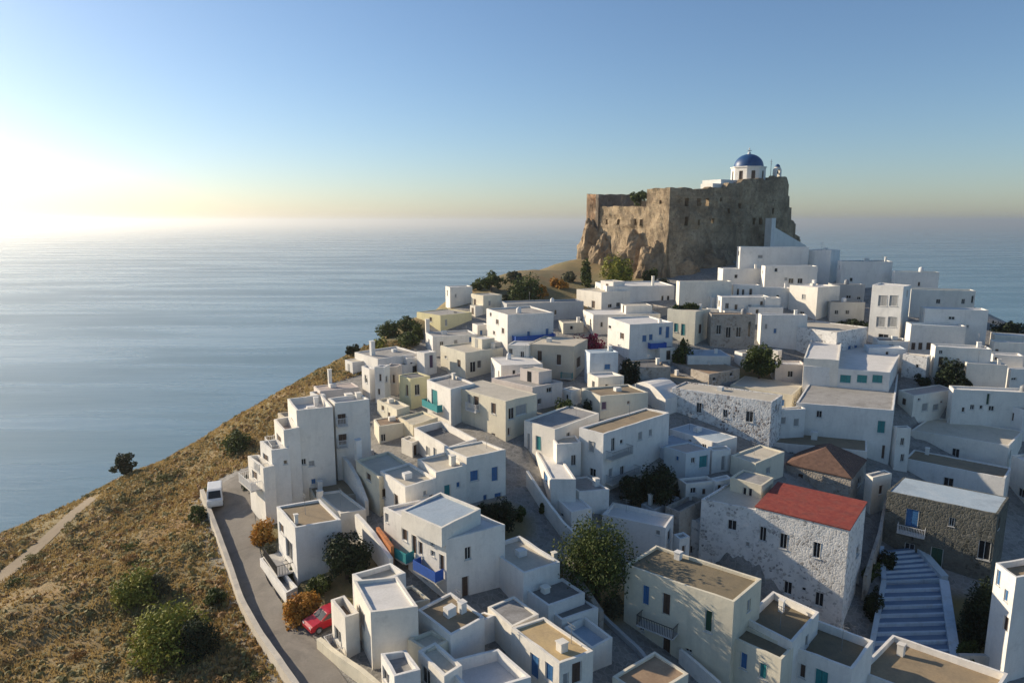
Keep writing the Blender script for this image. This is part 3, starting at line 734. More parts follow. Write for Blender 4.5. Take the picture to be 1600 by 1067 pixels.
H('C8','wide grey roofed house with blue door at its right end', (676,526),558,(665,512),(745,520),wall='w',roof='g',par=0.3,ch=[(668,520,2.5,0.7)],W=[(690,538,6,9,'k'),(712,535,6,8,'w'),(736,532,6,12,'b')])
H('C7','pale yellow house with white rounded roof end at the seaward edge', (688,493),518,(651,487),(737,490),wall='y',roof='g',par=0.25,W=[(673,499,4,7,'n'),(668,510,4,6,'n'),(697,504,4,10,'w')])
H('C12','boxy house with lit white edge standing against the sea', (703,449),482,(696,448),(738,448),wall='w',roof='w',par=0.3,W=[(712,462,3,6,'w')])
H('C13','yellow fronted two storey house right of the box against the sea', (755,462),492,(736,454),(784,457),wall='c',roof='g',par=0.25,W=[(742,472,4,10,'n'),(765,474,4,8,'w')])
H('C10','tall white house with blue shaded wall and blue railed terrace', (793,492),562,(760,476),(865,488),wall='w',roof='g',par=0.3,
  W=[(767,487,3,6,'n'),(777,503,4,8,'n'),(786,517,4,9,'n'),(772,520,3,6,'n'),(826,522,5,9,'b'),(855,518,5,10,'b')],bal=[(800,530,862,530,'B',1.5)])
H('C11','long grey walled house below the shrubs left of the castle', (792,475),505,(783,468),(912,470),wall='gr',roof='g',par=0.3,lmax=30,W=[(868,488,4,8,'k')])
H('C14','low cream shed roof above the purple flowering vine', (880,505),522,(873,502),(912,503),wall='c',roof='c',par=0.2,W=[(893,512,5,6,'k')])
H('C15','beige two storey house with tall brown windows and teal balcony', (897,541),594,(826,533),(918,538),wall='e',roof='c',par=0.2,W=[(843,556,8,17,'n'),(873,562,8,17,'n'),(904,566,6,16,'n')],bal=[(878,588,896,592,'t',0.9)])
H('C15b','white house with two small windows joined to the beige house', (826,540),590,(793,531),(836,537),wall='w',roof='w',par=0.2,W=[(798,549,6,9,'k'),(816,554,6,10,'k')])
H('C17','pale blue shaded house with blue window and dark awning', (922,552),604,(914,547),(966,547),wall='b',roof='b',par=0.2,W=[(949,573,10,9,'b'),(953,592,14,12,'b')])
H('C19','white house with sunlit end and bluish shaded front under the castle', (940,457),488,(901,452),(987,454),wall='w',roof='c',par=0.3,W=[(927,476,5,12,'n'),(953,478,6,6,'k'),(966,476,6,7,'k')])
H('C19b','long taller white house with paired windows just below the castle', (948,447),478,(930,445),(1054,447),wall='w',roof='w',par=0.3,W=[(1035,467,4,10,'k'),(1044,467,4,10,'k')],ch=[(1020,446,2.0,0.5)],lmax=30)
H('C20','pink lit house with blue windows and bright blue balcony', (984,507),564,(950,499),(1052,498),wall='w',roof='w',par=0.3,
  W=[(972,525,6,10,'n'),(953,511,4,5,'k'),(1007,529,7,11,'b'),(1017,527,6,10,'b'),(1032,517,5,13,'b'),(1043,519,6,18,'bD')],bal=[(1012,543,1037,543,'B',1.0)])
H('C20b','white house with stepped white parapets above the purple vine', (927,492),524,(911,488),(1032,488),wall='w',roof='w',par=0.35,W=[(940,507,4,8,'k'),(954,495,4,8,'k')],lmax=26)
H('C21','cream house with teal doors opening onto green plants', (1087,487),540,(1043,484),(1110,484),wall='c',roof='c',par=0.2,W=[(1056,512,6,14,'t'),(1067,515,6,18,'tD'),(1094,514,5,15,'n')])
H('C23','ruined grey brown house with row of empty dark windows', (1112,491),542,(1106,487),(1181,489),wall='r',roof='n',par=0.2,W=[(1123,515,8,15,'k'),(1138,519,8,16,'kD'),(1154,519,8,16,'k'),(1171,514,5,24,'kD')])
H('C24','white house in blue shade right of the ruined brown house', (1190,492),540,(1185,488),(1262,489),wall='w',roof='w',par=0.25,W=[(1211,517,5,8,'b'),(1197,510,4,8,'w')])
H('C25','wide plain white house at the foot of the castle wall', (1062,440),482,(1057,437),(1144,437),wall='w',roof='c',par=0.3,W=[])
H('C25b','house with three dark windows right of the wide plain white house', (1146,446),482,(1142,443),(1188,445),wall='w',roof='w',par=0.3,W=[(1153,457,4,12,'k'),(1161,459,4,14,'k'),(1173,457,5,12,'k')])
H('C25c','flat white block with lit upper wall between castle foot and stepped houses', (1184,449),482,(1180,446),(1236,446),wall='w',roof='w',par=0.3,W=[(1196,466,6,7,'k'),(1215,464,5,6,'k'),(1206,480,5,8,'n')])
H('C27','largest pale blue white block directly under the church', (1157,386),445,(1152,385),(1264,386),wall='w',roof='w',par=0.3,W=[(1188,401,8,5,'w')],lmax=30)
H('C27b','long low house with small dark windows below the largest pale block', (1130,420),452,(1122,417),(1200,418),wall='w',roof='w',par=0.3,W=[(1150,432,5,6,'k')],lmax=30)
H('C27c','bluish shaded house with two square dark windows below the largest pale block', (1196,416),462,(1190,414),(1278,416),wall='w',roof='w',par=0.3,W=[(1213,416,5,6,'k'),(1236,439,8,8,'k'),(1250,439,8,8,'k'),(1228,436,5,5,'w')],lmax=30)
H('C29','derelict stone house with patchy brown roof near the tamarisk', (1108,585),606,(1046,557),(1156,565),wall='r',roof='n',par=0.12,W=[(1116,592,5,6,'k'),(1143,578,5,6,'k')])
H('C29b','lower tan roofed lean-to in front of the derelict stone house', (1082,604),622,(1018,586),(1106,592),wall='r',roof='t',par=0.1)
H('C30','low building covered by pale blue roof sheet', (1075,556),572,(1062,547),(1142,548),wall='w',roof='b',par=0.08)
H('C31','white vaulted chapel like house with smooth barrel roof', (1040,624),650,(983,600),(1071,607),wall='w',roof='w',top='vault',rise=1.5,par=0.1)
H('C32','cream house with small purple window and tan roof', (938,619),655,(909,607),(1013,612),wall='c',roof='t',par=0.25,W=[(943,634,8,13,'p'),(982,629,5,6,'n')])
H('C33','long house of dark speckled limewashed stone with three dark windows', (1206,628),704,(1050,606),(1223,617),wall='sp',roof='c',par=0.12,
  W=[(1092,637,8,16,'k'),(1133,646,7,13,'k'),(1171,651,12,17,'k'),(1133,684,5,6,'k'),(1161,697,8,14,'w')])
H('C34','house with broad cream sloping roof behind the speckled stone house', (1238,617),645,(1141,602),(1256,600),wall='c',roof='c',par=0.08)
H('C35','small house with twin square windows between speckled house and big white block', (1217,641),684,(1211,634),(1259,639),wall='w',roof='c',par=0.4,W=[(1223,657,9,11,'w'),(1244,660,8,12,'w')])
# centre: lane houses
H('D1','bright white house with teal door at the top of the paved lane', (867,671),735,(819,657),(936,645),wall='w',roof='g',par=0.2,W=[(841,692,8,22,'tD'),(826,690,4,26,'w')])
H('D2','grey fronted house with one dark window between lane and balconied house', (870,694),750,(862,682),(908,690),wall='w',roof='c',par=0.3,W=[(896,719,8,17,'k')])
H('D3','tall white house with stacked shaded balconies and orange stained roof', (943,678),772,(905,668),(1046,645),wall='w',roof='t',par=0.3,
  W=[(924,698,9,18,'w'),(926,738,10,13,'k'),(958,694,6,20,'kD'),(971,690,5,7,'k'),(1000,681,6,13,'w'),(1016,676,5,11,'w'),(954,738,6,13,'w'),(972,735,6,14,'k'),(932,760,5,8,'k')],
  bal=[(946,712,978,708,'g',1.1),(946,748,990,742,'g',1.1)])
H('D3b','low sunlit annex with broken terrace below the balconied white house', (905,768),800,(872,752),(952,765),wall='w',roof='g',par=0.3,W=[(889,774,4,6,'k')])
H('D4','low white house in blue shade lining the right of the lane', (861,748),795,(824,715),(900,752),wall='w',roof='w',par=0.25,W=[(853,747,6,15,'b'),(844,772,8,18,'n')],lmax=12)
H('D5','lower blue shaded house with one tiny window farther down the lane', (893,800),832,(856,767),(925,792),wall='w',roof='w',par=0.25,W=[(878,804,5,6,'k')],lmax=12)
H('D6','white house with smooth long parapet roof beside the big green tree', (1040,824),872,(941,802),(1053,804),deep=9,wall='w',roof='w',par=0.5,W=[(1028,828,7,8,'w'),(1045,836,4,16,'n')])
H('D7','low grey roofed shed with little white post behind the smooth parapet roof', (1022,797),818,(1002,788),(1062,778),deep=9,wall='gr',roof='g',par=0.15,ch=[(1016,788,1.2,0.4)])
H('D7b','rough grey walled ruin between dark tree and big stone house', (1062,800),835,(1040,792),(1100,780),deep=9,wall='r',roof='d',par=0.5)
H('D15','low house with roof coloured blue for shade below the speckled stone house', (1042,702),722,(1008,690),(1112,684),wall='b',roof='b',par=0.1,W=[(1055,690,5,6,'k')])  # bluish shade put into the roof colour
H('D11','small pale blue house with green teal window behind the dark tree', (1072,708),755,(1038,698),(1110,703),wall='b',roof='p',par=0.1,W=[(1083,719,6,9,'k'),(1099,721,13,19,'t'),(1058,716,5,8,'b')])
H('D12','cream topped box house with tall grey door', (1113,704),740,(1106,698),(1142,701),wall='w',roof='c',par=0.08,W=[(1130,723,6,22,'wD')])
H('D13','cluttered low white house with small grey windows in front of the cream topped box', (1072,756),790,(1060,748),(1118,752),wall='w',roof='g',par=0.3,W=[(1083,766,9,9,'k'),(1100,768,6,10,'n')])
H('D13b','low annex with dark doorway left of the stair room', (1118,752),785,(1110,746),(1144,748),wall='w',roof='w',par=0.2,W=[(1124,765,6,16,'n')])
H('D10','house with broad tan roof and brown chimney above the brown hipped roof', (1355,705),748,(1174,688),(1367,683),wall='w',roof='t',par=0.1,lmax=26,W=[(1360,712,4,12,'n')],ch=[(1272,686,1.0,0.8)])
H('D9','stone house under brown tiled hipped roof', (1330,748),800,(1229,725),(1353,719),wall='r',roof='B',top='hip',rise=2.2,par=0.1,W=[(1342,752,4,10,'k')])
H('D8r','big limewashed stone house with bright red tiled roof and two rows of windows', (1327,828),985,(1181,792),(1353,790),deep=9,wall='s',roof='R',top='shed',rise=0.35,par=0.1,over=0.1,
  W=[(1192,834,11,23,'k'),(1224,845,12,24,'k'),(1276,859,12,25,'k'),(1190,903,9,9,'k'),(1231,918,13,20,'k'),(1256,920,5,6,'k'),(1280,936,14,22,'k'),(1340,860,4,14,'k'),(1345,905,4,14,'k')])
H('D8','limewashed stone house with cream terrace and stair room left of the red roof', (1181,796),940,(1096,779),(1222,768),a=HOUSES['D8r']['a'],pl=('D8r','L',-0.05),deep=9,wall='s',roof='c',par=0.3,
  W=[(1144,820,14,16,'k'),(1141,879,11,18,'k'),(1168,850,6,8,'w')])
D8D = HOUSES['D8']['base'].y
H('D8s',None,(1190,759),796,(1141,747),(1209,745),wall='c',roof='g',into='D8',D=D8D+3.5,par=0.15,W=[(1163,772,5,22,'kD'),(1172,771,5,17,'k')])
H('D8w','low wing at the left end of the limewashed stone houses', (1097,816),930,(1066,808),(1130,800),a=HOUSES['D8']['a'],pl=('D8r','L',0.02),deep=9,wall='s',roof='w',par=0.3,W=[(1079,858,5,12,'k')])
# right side
H('R13','big plain white block with raised left end and three teal windows', (1391,582),650,(1256,572),(1416,570),wall='w',roof='w',par=0.3,
  W=[(1321,592,18,13,'t'),(1347,592,17,13,'t'),(1371,592,17,13,'t')],lmax=26)
H('R13b',None,(1311,563),650,(1256,558),(1340,556),wall='w',roof='w',into='R13',a=HOUSES['R13']['a'],pl=('R13','L',0.06),par=0.2)
H('R13c','lower white block with square window and teal shutter under the three teal windows', (1396,641),728,(1244,629),(1419,631),wall='w',roof='g',par=0.15,lmax=26,
  W=[(1280,647,9,11,'k'),(1377,667,13,20,'t'),(1380,706,5,22,'n')])
H('R14','white house with pinkish flat roof and bluish front right of the alley', (1428,618),652,(1404,603),(1492,606),wall='w',roof='p',par=0.15,W=[(1445,636,9,12,'w'),(1462,636,9,10,'w'),(1436,624,4,4,'k'),(1471,628,4,4,'k')])
H('R15','long bluish house with scattered dark windows at the right edge', (1490,608),655,(1483,603),(1640,614),wall='w',roof='w',par=0.25,W=[(1545,614,5,18,'g'),(1519,636,7,8,'k'),(1549,638,9,8,'k'),(1533,636,4,6,'k'),(1505,640,5,8,'k')],lmax=30)
H('R16','large house with broad cream roof and one dark window by the right edge', (1577,696),752,(1424,671),(1599,673),wall='w',roof='c',par=0.16,lmax=26,W=[(1493,709,12,17,'k')])
H('R17','house with tan ledge roof and dark square window below the broad cream roof', (1571,747),812,(1414,716),(1580,731),wall='w',roof='t',par=0.16,lmax=26,W=[(1482,753,16,14,'k')])
H('R18','shaded white house cut by the right edge beside the tan ledge', (1640,740),820,(1581,705),(1660,700),wall='w',roof='w',par=0.3,W=[(1596,770,10,14,'k')])
H('R19','mossy stone house coloured dark for shade with blue balcony door above the wide stairway', (1559,803),912,(1386,767),(1577,776),deep=9,wall='m',roof='b',par=0.12,lmax=24,
  W=[(1425,809,21,28,'bD'),(1487,815,9,14,'k'),(1421,857,16,17,'k'),(1463,872,20,34,'gD'),(1540,860,20,30,'k')],bal=[(1403,826,1446,836,'w',1.0)])
H('R20','white house with stepped parapet and blue door cut by the right edge', (1588,902),1066,(1556,831),(1650,880),wall='w',roof='t',par=0.5,W=[(1564,872,6,26,'b'),(1572,930,6,20,'b'),(1580,980,8,24,'nD')])
H('R10','house of limewashed stone with sunlit rounded end and twin blue windows', (1308,519),572,(1219,512),(1356,515),wall='s',roof='c',par=0.3,W=[(1327,547,5,14,'b'),(1337,546,5,13,'b'),(1233,545,7,8,'k')])
H('R10b','pinkish white block in front of the limewashed stone house', (1212,569),598,(1205,565),(1259,563),wall='p',roof='w',par=0.2,W=[])
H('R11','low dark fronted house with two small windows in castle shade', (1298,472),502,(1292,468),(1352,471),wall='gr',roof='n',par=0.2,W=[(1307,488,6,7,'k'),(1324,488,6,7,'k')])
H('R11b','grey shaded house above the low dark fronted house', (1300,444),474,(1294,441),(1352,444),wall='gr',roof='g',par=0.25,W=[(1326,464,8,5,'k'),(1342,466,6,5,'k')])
H('R12','white house with bright sunlit corner below the shaded terraces', (1278,449),500,(1234,446),(1313,445),wall='w',roof='w',par=0.3,W=[(1256,464,6,8,'w'),(1253,491,7,8,'k')])
H('R5','three storey shaded house with paired tall windows and blue ground floor', (1412,448),545,(1363,448),(1424,446),wall='w',roof='w',par=0.25,
  W=[(1379,470,14,17,'w'),(1396,470,13,17,'w'),(1376,503,14,16,'w'),(1394,503,14,16,'w'),(1380,528,16,12,'k')])
H('R1','small bluish cube house right of the largest pale block on the ridge', (1299,391),445,(1264,391),(1313,391),wall='w',roof='w',par=0.25,W=[])
H('R2','long bluish block with green grey roof edge along the ridge', (1316,408),452,(1309,407),(1395,408),wall='w',roof='G',par=0.12,lmax=30,W=[(1330,437,5,6,'k')])
H('R3','bluish house with dark green roof edge near the ridge end', (1398,424),456,(1394,423),(1468,427),wall='w',roof='G',par=0.1,lmax=30,W=[(1436,444,4,7,'k')])
H('R4','stepped bluish house with two dark windows at the ridge end', (1424,452),495,(1418,450),(1525,455),wall='w',roof='G',par=0.12,lmax=30,W=[(1466,471,7,7,'k'),(1505,471,6,8,'k'),(1522,468,4,12,'k')])
H('R6','wide plain bluish block below the stepped ridge end house', (1446,482),545,(1438,480),(1545,487),wall='w',roof='w',par=0.2,lmax=30,W=[(1487,497,10,5,'k'),(1512,510,4,5,'w')])
H('R7','white house with three dark windows and a rooftop room with teal door', (1424,507),556,(1416,503),(1510,510),wall='w',roof='b',par=0.35,W=[(1427,541,7,12,'n'),(1438,541,7,12,'n'),(1451,541,8,12,'n')])
H('R7b',None,(1470,503),545,(1464,500),(1510,502),wall='w',roof='w',into='R7',D=HOUSES['R7']['base'].y+2,par=0.25,W=[(1477,520,9,14,'k'),(1498,530,6,10,'t')])
H('R8','low sunlit wall fronted house behind the dark shrub at right', (1462,541),592,(1455,538),(1550,538),wall='w',roof='w',par=0.3,W=[(1470,550,6,6,'k'),(1470,565,8,16,'n')])
H('Rs','little stone cottage with yellow lit rough side wall', (1449,558),596,(1411,553),(1455,556),wall='s',roof='c',par=0.2,W=[(1433,572,4,6,'k')])
H('Ra','plain grey white block with pale parapet left of the right edge cluster', (1511,567),608,(1503,563),(1575,570),wall='w',roof='w',par=0.3,W=[])
H('Rb','plain shaded block stacked behind the plain grey white block', (1552,554),585,(1545,551),(1600,553),wall='w',roof='w',par=0.3,W=[(1553,545,5,5,'n')])
H('Rc','topmost white house at the right edge with long pale parapet', (1554,534),566,(1547,531),(1625,531),wall='w',roof='w',par=0.3,W=[(1556,547,6,4,'n')])
H('Rd','white block with low dark hatch at the right edge', (1580,577),612,(1572,573),(1650,575),wall='w',roof='w',par=0.3,W=[(1583,592,8,4,'k')])
H('Re','flat blue grey roofed house by the dark tree at the right edge', (1555,523),548,(1548,521),(1640,522),wall='w',roof='b',par=0.15,lmax=26,W=[])

# more houses filling the rows
H('G1','white terraced house with small arches beside the ruined grey brown house', (1128,464),500,(1120,461),(1204,463),wall='w',roof='w',par=0.3,W=[(1136,478,6,9,'k'),(1150,480,5,9,'k'),(1171,480,5,8,'w'),(1190,474,5,7,'k')])
H('G2','long low block with pale lit parapet behind the house in blue shade', (1170,480),506,(1160,477),(1224,480),wall='w',roof='c',par=0.2,W=[(1183,486,5,7,'k')])
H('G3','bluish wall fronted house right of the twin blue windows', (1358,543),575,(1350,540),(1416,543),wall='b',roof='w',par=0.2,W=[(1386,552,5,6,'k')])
H('G4','low white store with dark doorway at the foot of the three storey house', (1372,532),562,(1364,529),(1420,533),wall='w',roof='d',par=0.2,W=[(1392,545,8,14,'k')])
H('G5','rough stone ruin below the blue balcony of the pink lit house', (1000,575),608,(978,568),(1048,566),wall='r',roof='d',par=0.4,W=[])
H('G6','small white block with one window left of the beige two storey house', (783,571),610,(767,566),(848,571),wall='w',roof='w',par=0.2,W=[(803,582,5,8,'k'),(828,584,4,7,'k')])
H('G7','tiny white stair house below the teal balcony of the beige house', (892,612),634,(878,605),(908,606),wall='w',roof='c',par=0.2,W=[(886,620,4,8,'k')])
H('G8','low blue shaded block along the foot of the speckled stone house', (1120,692),722,(1046,669),(1152,682),wall='w',roof='b',par=0.15,W=[(1078,690,5,7,'k'),(1100,698,6,9,'k')])
H('G9','plain cream low house between cream topped box and broad tan roof', (1181,724),765,(1142,712),(1226,706),wall='c',roof='c',par=0.15,W=[(1160,738,5,9,'k'),(1200,735,6,10,'w')])
H('G10','narrow white house in the alley under the teal shutter', (1402,668),735,(1396,664),(1424,668),wall='w',roof='g',par=0.2,W=[(1410,690,6,12,'k'),(1410,715,6,12,'k')])
H('G11','little white house crowned by a square parapet behind the cream house with tan roof', (935,590),622,(918,584),(975,588),wall='w',roof='w',par=0.3,W=[(948,604,5,8,'k')])
H('G12','low yard house with dark openings right of the tamarisk', (1216,548),578,(1206,545),(1222,546),wall='w',roof='c',par=0.2,W=[])
H('G13','stepped white cube on the seaward side above the slim cream house', (636,560),585,(628,555),(652,556),wall='w',roof='w',par=0.3,W=[(643,570,4,8,'k')])
H('G14','small white house behind the cream lit house with double windows', (752,536),560,(742,531),(794,534),wall='w',roof='g',par=0.2,W=[(770,544,4,6,'k')])
H('G15','white cube house wedged left of the tall white house with blue railing', (746,508),538,(738,503),(764,505),wall='w',roof='w',par=0.25,W=[(752,520,4,8,'b')])
H('G16','low white house under the lowest white parapet at the right edge', (1600,640),690,(1560,632),(1660,640),wall='w',roof='t',par=0.2,W=[])
H('G17','long low stone shed on the castle side of the hedge', (1012,482),500,(988,478),(1044,480),wall='r',roof='d',par=0.3,W=[])
H('G18','low roadside terrace with white balustrade in front of the two tiered balconies', (447,926),940,(406,866),(463,915),wall='w',roof='g',par=0.55,W=[])
H('G19','small white house in the gap below the pale blue roof sheet', (1160,552),575,(1148,548),(1178,549),wall='w',roof='c',par=0.2,W=[(1166,562,4,7,'k')])
H('G20','white yard house with dark door right of the big green tree street', (1062,842),880,(1054,836),(1078,838),deep=9,wall='w',roof='g',par=0.2,W=[(1068,858,5,12,'n')])

H('G21','white house in deep shade at the bottom of the alley beside the brown hipped roof', (1364,746),805,(1354,741),(1394,738),wall='w',roof='g',par=0.2,W=[(1376,765,6,14,'n'),(1384,785,6,14,'b')])
# ------------------------------------------------------------------ castle and church on the summit
M['castle'] = rubble('castle_masonry', (0.42,0.325,0.215), [(0.20,0.145,0.095),(0.40,0.30,0.19),(0.50,0.40,0.27)], 1.7, 0.8, 1.0)
M['castle_red'] = rubble('castle_red_masonry', (0.40,0.25,0.15), [(0.24,0.13,0.08),(0.42,0.24,0.14),(0.46,0.36,0.25)], 1.3, 0.7, 0.9)
M['rock'] = rubble('summit_rock', (0.40,0.30,0.195), [(0.19,0.135,0.09),(0.36,0.26,0.165),(0.46,0.34,0.22)], 0.9, 0.8, 1.0)
M['castle_shade'] = rubble('castle_shade_dark_masonry', (0.20,0.17,0.145), [(0.10,0.085,0.075),(0.17,0.15,0.13),(0.24,0.21,0.18)], 1.2, 0.75, 0.8)  # darker copy of the castle stone, inner wall's shade put into the colour
def weather(m, k=1.0):
    """broad weathering of old masonry: dark lichen patches, pale lime runs, level building seams"""
    nt = m.node_tree; b = nt.nodes['Principled BSDF']; src = b.inputs['Base Color'].links[0].from_socket
    v = coords(nt); vs = coords(nt, (1,1,0.25)); vh = coords(nt, (0.15,0.15,1.6))
    c = mix(nt, ramp(nt, noise_t(nt, v, 0.16, 6, 0.7, 0.5), [(0.42, 0), (0.62, 0.75*k)]), src, (0.13,0.10,0.07))
    c = mix(nt, ramp(nt, noise_t(nt, vs, 0.35, 6, 0.7), [(0.55, 0), (0.72, 0.6*k)]), c, (0.55,0.44,0.30))
    c = mix(nt, ramp(nt, noise_t(nt, vh, 0.55, 4, 0.6), [(0.57, 0), (0.66, 0.45*k)]), c, (0.19,0.145,0.10))
    nt.links.new(c, b.inputs['Base Color'])
for k_ in ('castle','castle_red','rock','castle_shade'): weather(M[k_])
CY = 172.0
cC = at_y(1047, 293, CY); CTOP = cC.z
cA = R(58)
cL = Vector((-math.cos(cA), math.sin(cA), 0)); cR = Vector((math.sin(cA), math.cos(cA), 0))
def along(o, d, px):
    """distance s along level line o + d*s where its column is px"""
    k = (px-800)/FPX; zc0 = o.y*CP - (o.z-CAMZ)*SP
    return (k*zc0 - o.x) / (d.x - k*d.y*CP)
def z_at(p, py):
    """height above point p (x, y) whose row is py"""
    # solve 533.5 - FPX*(y*SP + v*CP)/(y*CP - v*SP) = py
    k = (533.5-py)/FPX
    v = p.y*(k*CP - SP)/(CP + k*SP)
    return CAMZ + v
castle = empty('castle', (cC.x, cC.y, terr(cC.x, cC.y)), 'ruined brown stone castle with sheer walls crowning the hilltop', 'castle')
def rugged(name, o, d, n, s0, s1, zb, top, m, thick=1.4, amp=0.5, batter=0.0, zbat=None, ragged=0.35, holes=(), step=0.9, sc=0.35, parent=None):
    """wall from s0 to s1 along d; top(s) height; holes = (s0,s1,z0,z1) right through"""
    mb = MB(); W_ = s1-s0
    us = {0.0, W_}; k = max(2, int(W_/step))
    for i in range(1, k): us.add(W_*i/k)
    for h in holes: us |= {h[0]-s0, h[1]-s0}
    us = sorted(us); zt0 = min(top(s0+u) for u in us) - 0.8
    vs = {zb, zt0}; k = max(2, int((zt0-zb)/step))
    for i in range(1, k): vs.add(zb+(zt0-zb)*i/k)
    for h in holes: vs |= {h[2], h[3]}
    vs = sorted(v for v in vs if v <= zt0) + [None]
    def pt(i, j, back):
        u = us[i]; s = s0+u
        z = vs[j] if vs[j] is not None else top(s) + noise.noise(Vector((s*0.7, o.x, 3.1)))*ragged
        p = Vector((o.x+d.x*s, o.y+d.y*s, z))
        if back: return p - n*thick
        q = p*sc
        off = noise.noise(q)*amp + noise.noise(q*2.7)*amp*0.5
        edge = min(1.0, min(u, W_-u)/1.2)
        if batter and zbat is not None and z < zbat:
            off += batter*((zbat-z)/(zbat-zb))**1.3*(1+0.5*noise.noise(Vector((s*0.25, z*0.2, 7))))
        else: off *= edge
        return p + n*off
    I = {}
    for b in (0, 1):
        for i in range(len(us)):
            for j in range(len(vs)):
                I[i,j,b] = len(mb.v); mb.v.append(tuple(pt(i,j,b)))
    def hole(i, j):
        if vs[j+1] is None: return False
        cu = s0+(us[i]+us[i+1])/2; cv = (vs[j]+vs[j+1])/2
        return any(h[0]<cu<h[1] and h[2]<cv<h[3] for h in holes)
    nu, nv = len(us)-1, len(vs)-1
    for i in range(nu):
        for j in range(nv):
            if hole(i,j): continue
            mb.f.append((I[i,j,0],I[i+1,j,0],I[i+1,j+1,0],I[i,j+1,0])); mb.m.append(0)
            mb.f.append((I[i+1,j,1],I[i,j,1],I[i,j+1,1],I[i+1,j+1,1])); mb.m.append(0)
            for (di,dj,e) in ((-1,0,((i,j),(i,j+1))),(1,0,((i+1,j+1),(i+1,j))),(0,-1,((i+1,j),(i,j))),(0,1,((i,j+1),(i+1,j+1)))):
                a, b = i+di, j+dj
                if 0<=a<nu and 0<=b<nv and not hole(a,b): continue
                if b < 0: continue
                (p, q) = e
                mb.f.append((I[p[0],p[1],0],I[q[0],q[1],0],I[q[0],q[1],1],I[p[0],p[1],1])); mb.m.append(0)
    return mb.build(name, m, parent if parent is not None else castle)
cnL = Vector((-cL.y, cL.x, 0)); cnL = cnL if cnL.dot(cR) < 0 else -cnL
cnR = Vector((-cR.y, cR.x, 0)); cnR = cnR if cnR.dot(cL) < 0 else -cnR
ZB = terr(cC.x, cC.y) - 3
sL = lambda px: along(cC, cL, px); sR = lambda px: along(cC, cR, px)
def zL(px, py): s = sL(px); return z_at(cC + cL*s, py)
def zR(px, py): s = sR(px); return z_at(cC + cR*s, py)
def holeR(px, py, w, h): return (sR(px-w/2), sR(px+w/2), zR(px, py+h/2), zR(px, py-h/2))
def holeL(px, py, w, h): return (sL(px+w/2), sL(px-w/2), zL(px, py+h/2), zL(px, py-h/2))
zbat = zR(1060, 362)
# shaded right face: tall curtain wall with three see-through windows
def topR(s):
    k = [(0, CTOP), (sR(1080), zR(1080, 293)), (sR(1081), zR(1081, 295.5)), (sR(1104), zR(1104, 295.5)), (sR(1105), zR(1105, 293)), (sR(1136), zR(1136, 294)), (sR(1137), zR(1137, 287)), (sR(1158), zR(1158, 286)), (sR(1159), zR(1159, 280)), (sR(1190), zR(1190, 279)), (sR(1191), zR(1191, 282)), (sR(1206), zR(1206, 281)), (sR(1207), zR(1207, 276)), (sR(1226), zR(1226, 276))]
    for (a, za), (b, zb_) in zip(k, k[1:]):
        if s <= b: return za + (zb_-za)*(s-a)/(b-a)
    return k[-1][1]
hr = [holeR(1128, 312, 4, 6), holeR(1140, 330, 4, 8), holeR(1094, 348, 4, 9), holeR(1116, 345, 4, 7), holeR(1158, 322, 4, 8), holeR(1210, 330, 4, 9), holeR(1074, 316, 6, 13), holeR(1093, 316, 6, 12), holeR(1106, 316, 6, 12), holeR(1074, 346, 6, 14), holeR(1180, 346, 5, 11), holeR(1192, 346, 5, 11), holeR(1197, 290, 4, 7), holeR(1212, 292, 4, 7)]
rugged('curtain_wall', cC, cR, cnR, 0, sR(1226), ZB, topR, M['castle'], holes=hr, batter=1.4, zbat=zbat, thick=1.6)
# sunlit left face: tower part, low wall, tall pier at its end
hl = [holeL(1032, 316, 4, 6)]
rugged('tower_wall', cC, cL, cnL, 0, sL(1011), ZB, lambda s: CTOP, M['castle'], holes=hl, batter=1.8, zbat=zbat, thick=1.6)
hl = [holeL(967, 347, 4, 9), holeL(994, 347, 4, 10), holeL(1004, 348, 4, 10), holeL(948, 347, 4, 8)]
zlow = lambda s: z_at(cC + cL*s, 323)
rugged('low_wall', cC, cL, cnL, sL(1011), sL(936), ZB, zlow, M['castle'], holes=hl, batter=2.2, zbat=zbat, amp=0.6, thick=1.6)
rugged('pier', cC, cL, cnL, sL(936), sL(917), ZB, lambda s: z_at(cC + cL*s, 304), M['castle_red'], batter=1.5, zbat=zbat, thick=1.8)
# inner wall seen above the low wall, parallel to the shaded face
iO = cC + cL*(sL(934)-1.0)
rugged('inner_wall', iO, cR, cnR, -0.5, along(iO, cR, 1000), ZB+6, lambda s: z_at(iO + cR*s, 304), M['castle_shade'], thick=1.2)
rugged('end_wall', cC + cL*sL(917), cR, -cnR, 0, 22, ZB, lambda s: z_at(cC + cL*sL(917), 312), M['castle'], thick=1.2, step=2)
tO = cC + cL*sL(1011)
rugged('tower_return', tO, cR, -cnR, 0.5, 9, ZB+4, lambda s: CTOP, M['castle'], thick=1.0, step=1.5)
rE = cC + cR*sR(1226)
d2 = Vector((0.55, 0.83, 0)).normalized(); n2 = Vector((0.83, -0.55, 0))
z0_, z1_ = z_at(rE, 277), z_at(rE, 392)
def topE(s):
    px_ = px_of((rE.x+d2.x*s, rE.y+d2.y*s, CAMZ))[0]
    row = np.interp(px_, [1226,1227.5,1228,1231,1232,1236,1237,1243,1244,1249,1253], [277,279,303,308,322,327,342,350,364,374,390])
    return z_at(Vector((rE.x+d2.x*s, rE.y+d2.y*s, 0)), row)
rugged('rock_flank', rE, d2, n2, 0, along(rE, d2, 1253), ZB-2, topE, M['rock'], amp=0.9, thick=6, batter=1.2, zbat=zbat, ragged=0.8)
